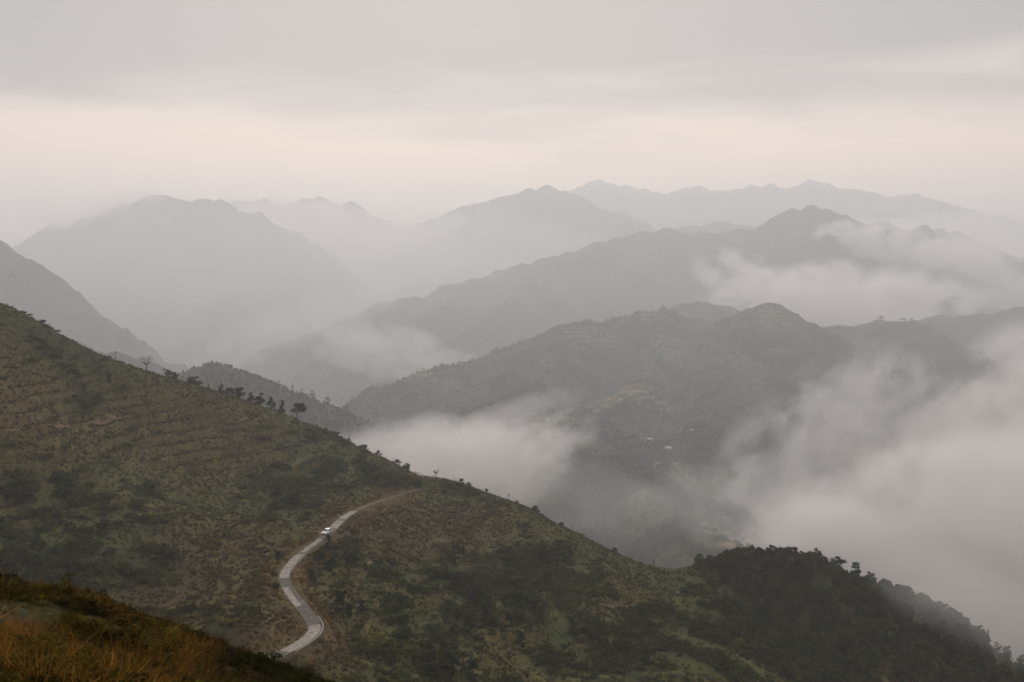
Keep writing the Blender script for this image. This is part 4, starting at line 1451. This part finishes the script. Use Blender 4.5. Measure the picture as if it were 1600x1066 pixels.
for k, (px, hp, wp, style) in enumerate(KN):
    b, d = on_crest(H1, px, 330, 460)
    tree('knoll_tree', '%s skyline tree from the left on the dark wooded knoll' % ORD[k], 'tree', b, hp * d / F * 1.2, wp * d / F * 1.35, style, seed=px, group='skyline trees of the wooded knoll', n=800, mat=M_crown2 if k % 3 == 1 else None)
# hazy trees farther back
FAR = [('left_hill_tree', H3a, 900, 1300, [(436, 11, 12, 'bush'), (457, 12, 7, 'spire'), (471, 12, 7, 'spire'), (488, 13, 12, 'umbrella'), (512, 15, 13, 'round'), (541, 14, 16, 'round')], 'hazy tree from the left along the small hill behind the ridge', 'hazy trees on the small hill'),
       ('slope_tree', H3, 880, 1060, [(1056, 18, 14, 'round'), (1080, 15, 14, 'round'), (1112, 13, 16, 'round'), (1128, 12, 14, 'round'), (1150, 16, 18, 'round')], 'misty tree from the left on the spur just above the wooded knoll', 'misty trees above the knoll'),
       ('skyline_tree', H3, 1900, 2700, [(1035, 6, 10, 'bush'), (1376, 7, 13, 'bush'), (1412, 6, 14, 'bush'), (1426, 6, 14, 'bush'), (1450, 7, 12, 'bush')], 'tiny hazy tree from the left on the skyline of the terraced ridge', 'tiny trees on the terraced ridge skyline')]
for nm, fld, d0, d1, lst, lab, grp in FAR:
    d0, d1 = d0 * FS, d1 * FS
    for k, (px, hp, wp, style) in enumerate(lst):
        b, d = on_crest(fld, px, d0, d1)
        tree(nm, '%s %s' % (ORD[k], lab), 'tree', b, hp * d / F, wp * d / F, style, seed=px, group=grp, n=300)

# ------------------------------------------------------------------ houses on the terraced ridge
M_wall = {'ochre': mat_plain('ochre_wall', (0.42, 0.33, 0.2), .9, .1), 'white': mat_plain('white_wall', (0.42, 0.41, 0.38), .9, .1), 'pink': mat_plain('pink_wall', (0.5, 0.33, 0.27), .9, .1)}
M_roof = {'pale': mat_plain('pale_roof', (0.42, 0.42, 0.41), .6, .3), 'brown': mat_plain('brown_roof', (0.14, 0.1, 0.075), .8, .2), 'red': mat_plain('red_roof', (0.4, 0.2, 0.15), .8, .2)}
M_door = mat_plain('door_wood', (0.08, 0.055, 0.04), .7, .2)
M_glass = mat_plain('window_glass', (0.02, 0.022, 0.025), .3, .25)


def house(label, px, py, size, rz, wall, roof):
    p = hit(H3, px, py, 900 * FS, 2200 * FS, 2.0)
    size = tuple(q * 1.25 for q in size)
    if p is None:
        return
    L_, W_, Hh = size
    root = empty('house', (p[0], p[1], p[2] - .6), rz)
    tag(root, label, 'house', 'farmhouses on the terraced ridge')
    m = MB()
    m.box((0, 0, Hh / 2), (L_, W_, Hh))
    for s in (-1, 1):
        m.tri((s * L_ / 2, -W_ / 2, Hh), (s * L_ / 2, W_ / 2, Hh), (s * L_ / 2, 0, Hh + W_ * .28))
    m.build('wall', M_wall[wall], root)
    m = MB()
    o = .5
    for s in (-1, 1):
        a = [(-L_ / 2 - o, 0, Hh + W_ * .28 + .12), (L_ / 2 + o, 0, Hh + W_ * .28 + .12), (L_ / 2 + o, s * (W_ / 2 + o), Hh - .16), (-L_ / 2 - o, s * (W_ / 2 + o), Hh - .16)]
        m.quad(*a)
        m.quad(*[(q[0], q[1], q[2] - .14) for q in a][::-1])
        m.quad(a[3], a[2], (a[2][0], a[2][1], a[2][2] - .14), (a[3][0], a[3][1], a[3][2] - .14))
    ro = m.build('roof', M_roof[roof], root)
    m = MB(); m.box((L_ * .3, 0, Hh + W_ * .28 + .4), (.6, .6, 1.2)); m.build('chimney', M_wall[wall], ro)
    m = MB(); m.box((0, -W_ / 2 - .03, 1.1), (1.1, .1, 2.2)); m.build('door', M_door, root)
    for wx in (-L_ * .32, L_ * .32):
        m = MB(); m.box((wx, -W_ / 2 - .03, 1.9), (1.2, .1, 1.2)); wn = m.build('window', M_glass, root)
        m = MB(); m.box((wx, -W_ / 2 - .08, 1.22), (1.5, .2, .12)); m.build('sill', M_wall['white'], wn)


house('ochre farmhouse left of the pale-roofed house on the terraced ridge', 1003, 690, (8, 6, 4.2), .3, 'ochre', 'brown')
house('pale-roofed farmhouse right beside the ochre house on the terraced ridge', 1015, 690, (7, 5.5, 3.2), -.4, 'ochre', 'pale')
house('pale-roofed house standing apart, lower right of the other farmhouses', 1045, 703, (9, 5.5, 3.4), -.6, 'white', 'pale')
house('pinkish farmhouse at the left edge of the terraced ridge above the fog', 697, 664, (8, 5.5, 3.2), .2, 'pink', 'red')
house('small pale-roofed hut up the slope right of the farmhouses', 1080, 675, (6, 4, 2.6), -.5, 'ochre', 'pale')

# ------------------------------------------------------------------ white car on the road
M_paint = mat_plain('white_car_paint', (0.78, 0.77, 0.75), .25, .5, var=.04)
M_dark = mat_plain('black_plastic', (0.02, 0.02, 0.02), .6, .3)
M_tyre = mat_plain('tyre_rubber', (0.018, 0.018, 0.018), .9, .1)
M_rim = mat_plain('wheel_rim', (0.35, 0.35, 0.35), .35, .5, .8)
M_lamp = mat_plain('headlight_glass', (0.7, 0.7, 0.68), .1, .6, var=.03)
M_red = mat_plain('tail_light_red', (0.35, 0.02, 0.02), .2, .5, var=.03)


def build_car():
    i = road_i(513, 834)
    p = rd[i]
    t = (rd[i - 2] - rd[i + 2]).normalized()          # towards the camera end of the road
    ang = math.atan2(t.y, t.x) - R(15)
    side = Vector((t.y, -t.x, 0)).normalized()
    p = p + side * .35
    root = empty('car', (p.x, p.y, p.z + .04), ang)
    tag(root, 'white car driving down the narrow mountain road', 'car')
    # cross sections along x (front = +x): (x, half width low, half width top, z low, z belt, z top, half width roof)
    secs = [(-2.15, .70, .72, .48, .80, .86, .55), (-2.08, .84, .84, .30, .88, 1.02, .62), (-1.6, .88, .87, .24, .92, 1.40, .60), (-1.0, .89, .88, .22, .93, 1.50, .60), (-.2, .90, .88, .22, .93, 1.50, .61), (.35, .90, .88, .22, .93, 1.44, .60),
            (.85, .89, .88, .22, .93, 1.12, .66), (1.1, .89, .87, .22, .92, .97, .70), (1.7, .87, .85, .24, .82, .87, .62), (2.05, .80, .78, .28, .70, .76, .5), (2.17, .68, .66, .38, .62, .66, .4)]
    bm = bmesh.new()
    rings = []
    for (x, wl, wb, zl, zb, zt, wr) in secs:
        prof = [(-wl * .92, zl), (-wl, zl + .12), (-wb * 1.0, (zl + zb) / 2), (-wb, zb), (-wr - .04, zt - .05), (-wr + .1, zt), (0, zt + .025), (wr - .1, zt), (wr + .04, zt - .05), (wb, zb), (wb, (zl + zb) / 2), (wl, zl + .12), (wl * .92, zl)]
        rings.append([bm.verts.new((x, y, z)) for y, z in prof])
    for a, b in zip(rings[:-1], rings[1:]):
        for k in range(len(a)):
            k2 = (k + 1) % len(a)
            bm.faces.new((a[k], a[k2], b[k2], b[k]))
    bm.faces.new(rings[0]); bm.faces.new(rings[-1][::-1])
    bmesh.ops.recalc_face_normals(bm, faces=bm.faces)
    me = bpy.data.meshes.new('body'); bm.to_mesh(me); bm.free()
    me.polygons.foreach_set('use_smooth', np.ones(len(me.polygons), bool))
    body = link('body', me, M_paint, root)
    # glass set 1.5 cm proud of the body
    def pane(name, pts):
        m = MB(); m.v = [tuple(q) for q in pts]; m.f = [tuple(range(len(pts)))]
        m.build(name, M_glass, root)
    pane('windscreen', [(1.02, -.70, 1.045), (1.02, .70, 1.045), (.42, .57, 1.45), (.42, -.57, 1.45)])
    pane('rear_window', [(-2.06, .60, 1.06), (-2.06, -.60, 1.06), (-1.66, -.56, 1.41), (-1.66, .56, 1.41)])
    for s in (-1, 1):
        pane('side_window', [(.78, s * .885, .97), (-.12, s * .895, .97), (-.12, s * .68, 1.43), (.30, s * .68, 1.41)][::s])
        pane('side_window', [(-.22, s * .895, .97), (-1.1, s * .895, .97), (-1.05, s * .68, 1.43), (-.22, s * .68, 1.44)][::s])
        pane('side_window', [(-1.2, s * .893, .97), (-1.62, s * .888, .98), (-1.5, s * .69, 1.36), (-1.15, s * .69, 1.42)][::s])
        m = MB(); m.box((.3, s * .905, .6), (1.05, .02, .55)); dr = m.build('door', M_paint, root)
        m = MB(); m.box((-.05, s * .925, .8), (.16, .03, .035)); m.build('handle', M_dark, dr)
        m = MB(); m.box((-.72, s * .905, .6), (.9, .02, .55)); dr = m.build('door', M_paint, root)
        m = MB(); m.box((-1.0, s * .925, .8), (.16, .03, .035)); m.build('handle', M_dark, dr)
        m = MB(); m.box((1.98, s * .62, .66), (.22, .26, .13), s * .35); m.build('headlight', M_lamp, root)
        m = MB(); m.box((-2.12, s * .70, .85), (.1, .22, .16)); m.build('tail_light', M_red, root)
        m = MB(); m.box((.78, s * 1.0, 1.0), (.14, .2, .13)); m.build('mirror', M_paint, root)
        for wx in (1.35, -1.3):
            m = MB(); m.tube([(wx, s * .70, .31), (wx, s * .92, .31)], [.31, .31], 16); wh = m.build('wheel', M_tyre, root)
            m = MB(); m.tube([(wx, s * .90, .31), (wx, s * .935, .31)], [.2, .18], 12); m.build('rim', M_rim, wh)
    m = MB(); m.box((2.14, 0, .42), (.1, 1.2, .2)); m.build('bumper', M_dark, root)
    m = MB(); m.box((2.13, 0, .58), (.08, .7, .09)); m.build('grille', M_dark, root)
    m = MB(); m.box((2.2, 0, .44), (.02, .45, .12)); m.build('number_plate', M_lamp, root)
    m = MB(); m.box((0, 0, .2), (3.9, 1.6, .12)); m.build('underbody', M_dark, root)


build_car()


# ------------------------------------------------------------------ air: even haze and drifting fog
def mat_haze():
    m = bpy.data.materials.new('haze_air')
    m.use_nodes = True
    nt = m.node_tree
    nt.nodes.clear()
    out = nt.nodes.new('ShaderNodeOutputMaterial')
    v = nt.nodes.new('ShaderNodeVolumePrincipled')
    v.inputs['Color'].default_value = (0.945, 0.96, 0.98, 1)
    v.inputs['Density'].default_value = HAZE_D
    v.inputs['Anisotropy'].default_value = 0.42
    nt.links.new(v.outputs[0], out.inputs['Volume'])
    return m


HAZE_D = 1.9e-4
mb = MB()
mb.box((0, 7000, 105), (32000, 20000, 1400))
hz = mb.build('haze', mat_haze())
tag(hz, 'thin even haze filling the whole valley', None, None, 'stuff')


def fog(name, label, centre, rad, dens, lam, seed, thr=0.5, soft=0.25, step=0.15, rz=0.0, stretch=(1, 1, 1), amp=1.0, detail=3.5, flat=0.0):
    """a drifting bank: closed rounded body, density from noise, thinning to nothing towards its skin"""
    bm = bmesh.new()
    bmesh.ops.create_icosphere(bm, subdivisions=3, radius=1.0)
    for v in bm.verts:
        v.co = Vector((v.co.x * rad[0], v.co.y * rad[1], v.co.z * rad[2]))
    me = bpy.data.meshes.new(name)
    bm.to_mesh(me); bm.free()
    m = bpy.data.materials.new(name)
    m.use_nodes = True
    nt = m.node_tree
    nt.nodes.clear()
    N, L = nt.nodes.new, nt.links.new
    out = N('ShaderNodeOutputMaterial')
    v = N('ShaderNodeVolumePrincipled')
    v.inputs['Color'].default_value = (0.99, 0.965, 0.945, 1)
    v.inputs['Anisotropy'].default_value = 0.3
    tc = N('ShaderNodeTexCoord')
    sc_ = N('ShaderNodeVectorMath'); sc_.operation = 'DIVIDE'
    L(tc.outputs['Object'], sc_.inputs[0]); sc_.inputs[1].default_value = rad
    ln = N('ShaderNodeVectorMath'); ln.operation = 'LENGTH'
    L(sc_.outputs[0], ln.inputs[0])
    st = N('ShaderNodeVectorMath'); st.operation = 'DIVIDE'
    L(tc.outputs['Object'], st.inputs[0])
    st.inputs[1].default_value = (lam * stretch[0], lam * stretch[1], lam * stretch[2])
    off = N('ShaderNodeVectorMath'); off.operation = 'ADD'
    L(st.outputs[0], off.inputs[0]); off.inputs[1].default_value = (seed * 3.7, seed * 1.9, seed * 5.3)
    n = N('ShaderNodeTexNoise')
    n.inputs['Scale'].default_value = 1.0
    n.inputs['Detail'].default_value = detail
    n.inputs['Roughness'].default_value = 0.58
    n.inputs['Distortion'].default_value = 0.25
    L(off.outputs[0], n.inputs['Vector'])

    def mth(op, a, b):
        q = N('ShaderNodeMath'); q.operation = op
        for i, w in enumerate((a, b)):
            if isinstance(w, (int, float)): q.inputs[i].default_value = w
            else: L(w, q.inputs[i])
        return q.outputs[0]
    body = mth('SUBTRACT', 1.0, mth('POWER', ln.outputs['Value'], 2.0))          # 1 in the middle, 0 on the skin
    f = mth('ADD', body, mth('MULTIPLY', mth('SUBTRACT', n.outputs['Fac'], 0.5), 2.2 * amp))
    mr = N('ShaderNodeMapRange'); mr.interpolation_type = 'SMOOTHSTEP'
    mr.inputs['From Min'].default_value = thr - soft; mr.inputs['From Max'].default_value = thr + soft
    L(f, mr.inputs['Value'])
    skin = N('ShaderNodeMapRange'); skin.interpolation_type = 'SMOOTHSTEP'
    skin.inputs['From Min'].default_value = 0.0; skin.inputs['From Max'].default_value = 0.45
    L(body, skin.inputs['Value'])
    d = mth('MULTIPLY', mth('MULTIPLY', mr.outputs[0], skin.outputs[0]), dens)
    L(d, v.inputs['Density'])
    L(v.outputs[0], out.inputs['Volume'])
    m.cycles.volume_step_rate = step
    m.cycles.homogeneous_volume = False
    o = link(name, me, m)
    o.location = centre
    o.rotation_euler = (0, 0, rz)
    tag(o, label, None, None, 'stuff')
    return o


def bank(label, px, py, d, rx, rz, tau, seed, tilt=0.0, deep=.3, thr=.45, soft=.45, amp=1.3, grain=.42, detail=5.0, fs=None):
    """fog bank given by where it lies, its half sizes in picture pixels at that depth and how opaque its heart is"""
    d = d * (FS if fs is None else fs)
    k = d / F
    ry = max(rx * k * deep, 25.0)
    o = fog('fog_bank', label, at(px, py, d), (rx * k, ry, rz * k), tau / (1.2 * ry), grain * rx * k, seed, thr=thr, soft=soft, amp=amp, detail=detail,
            step=.33, stretch=(1.0, max(1.0, 1.6 * deep), .8))
    o.rotation_euler = (0, R(-tilt), 0)
    return o


# lower right: the big bank in front of the terraced ridge
bank('thick pale fog bank filling the valley at lower right', 1500, 880, 1000, 510, 235, 2.6, 1, tilt=12, thr=.42, soft=.7, amp=1.6, grain=.2)
bank('loose fog rising at the right edge above the thick bank', 1630, 670, 1200, 280, 190, 1.5, 7, tilt=30, thr=.5, soft=.6, amp=2.0, grain=.3)
bank('ragged fog wisps reaching left in front of the terraced ridge', 1290, 690, 1200, 240, 130, .7, 8, tilt=35, thr=.5, soft=.5, amp=2.4, grain=.26)
bank('thin fog veil brushing the right crest of the wooded knoll', 1520, 950, 372, 210, 85, .38, 19, tilt=-28, thr=.4, soft=.9, amp=.9, deep=.25, fs=1.0)
bank('thin fog spreading left from the thick bank over the valley floor', 1150, 800, 930, 220, 80, .28, 20, tilt=-12, thr=.45, soft=.7, amp=1.7, grain=.3)
# behind the near ridge, left of centre
bank('thin haze veil over the slope below the fog left of centre', 880, 770, 880, 230, 85, .2, 21, tilt=-20, thr=.42, soft=.8, amp=1.4, grain=.3)
bank('fog drifting behind the near ridge left of centre', 660, 740, 900, 260, 105, 1.5, 2, tilt=4, thr=.46, soft=.7, amp=1.7, grain=.26)
bank('rising fog streak above the fog behind the near ridge', 770, 668, 950, 170, 40, .55, 9, tilt=20, thr=.46, soft=.7, amp=1.9, grain=.32)
bank('curling fog tongue right of the fog behind the near ridge', 810, 722, 900, 150, 60, .9, 10, tilt=26, thr=.46, soft=.65, amp=1.8, grain=.34)
# between the terraced ridge and the central range
bank('billowing white fog between the terraced ridge and central range', 1320, 485, 3080, 270, 90, 2.2, 3, thr=.48, soft=.5, amp=2.2, grain=.22)
bank('ragged fog wisp left of the billowing fog', 1190, 445, 3150, 140, 50, 1.0, 11, tilt=-18, thr=.5, soft=.45, amp=2.6, grain=.3)
bank('cloud rag on the right shoulder of the central range', 1450, 400, 3850, 160, 56, 1.5, 4, tilt=-14, thr=.52, soft=.45, amp=2.6, grain=.28)
bank('small cloud rag just right of the pointed peak', 1335, 366, 3950, 80, 28, 1.1, 12, thr=.5, soft=.45, amp=2.4)
bank('pale fog at the right edge over the central range', 1590, 450, 3700, 200, 110, 1.4, 13, tilt=-20, thr=.48, soft=.5, amp=2.2, grain=.3)
bank('bright mist behind the right shoulder of the central range', 1500, 385, 5200, 320, 66, 1.3, 14, thr=.38, soft=.6, amp=1.5, grain=.3)
# far left
bank('thin mist streak over the lower left slope of the central range', 610, 550, 2650, 180, 55, .7, 5, tilt=-14, thr=.48, soft=.5, amp=2.4, grain=.3)
bank('mist streak above the small left hill', 470, 505, 3300, 220, 48, .5, 15, tilt=20, thr=.48, soft=.55, amp=2.2, grain=.3)
bank('low cloud lying below the far left peaks', 500, 358, 5900, 170, 52, 1.6, 6, tilt=-8, thr=.44, soft=.55, amp=2.0, grain=.3)
bank('thin cloud clinging to the left top of the massif', 160, 330, 4950, 120, 32, 1.2, 16, tilt=12, thr=.48, soft=.5, amp=2.2)
bank('soft mist filling the valley before the left massif', 280, 490, 3900, 660, 230, .75, 17, thr=.3, soft=.9, amp=.9, deep=.5, grain=.2)
bank('soft mist at the foot of the far central range', 640, 420, 5000, 400, 120, .8, 18, thr=.34, soft=.8, amp=1.4, deep=.4, grain=.25)
bank('mist rag trailing along the left flank of the far central range', 640, 372, 5700, 120, 30, .9, 22, tilt=18, thr=.46, soft=.55, amp=2.0, grain=.3)
bank('thin cloud over the shoulder between massif and far peaks', 410, 345, 5300, 80, 26, .9, 23, tilt=-20, thr=.46, soft=.55, amp=2.0, grain=.35)
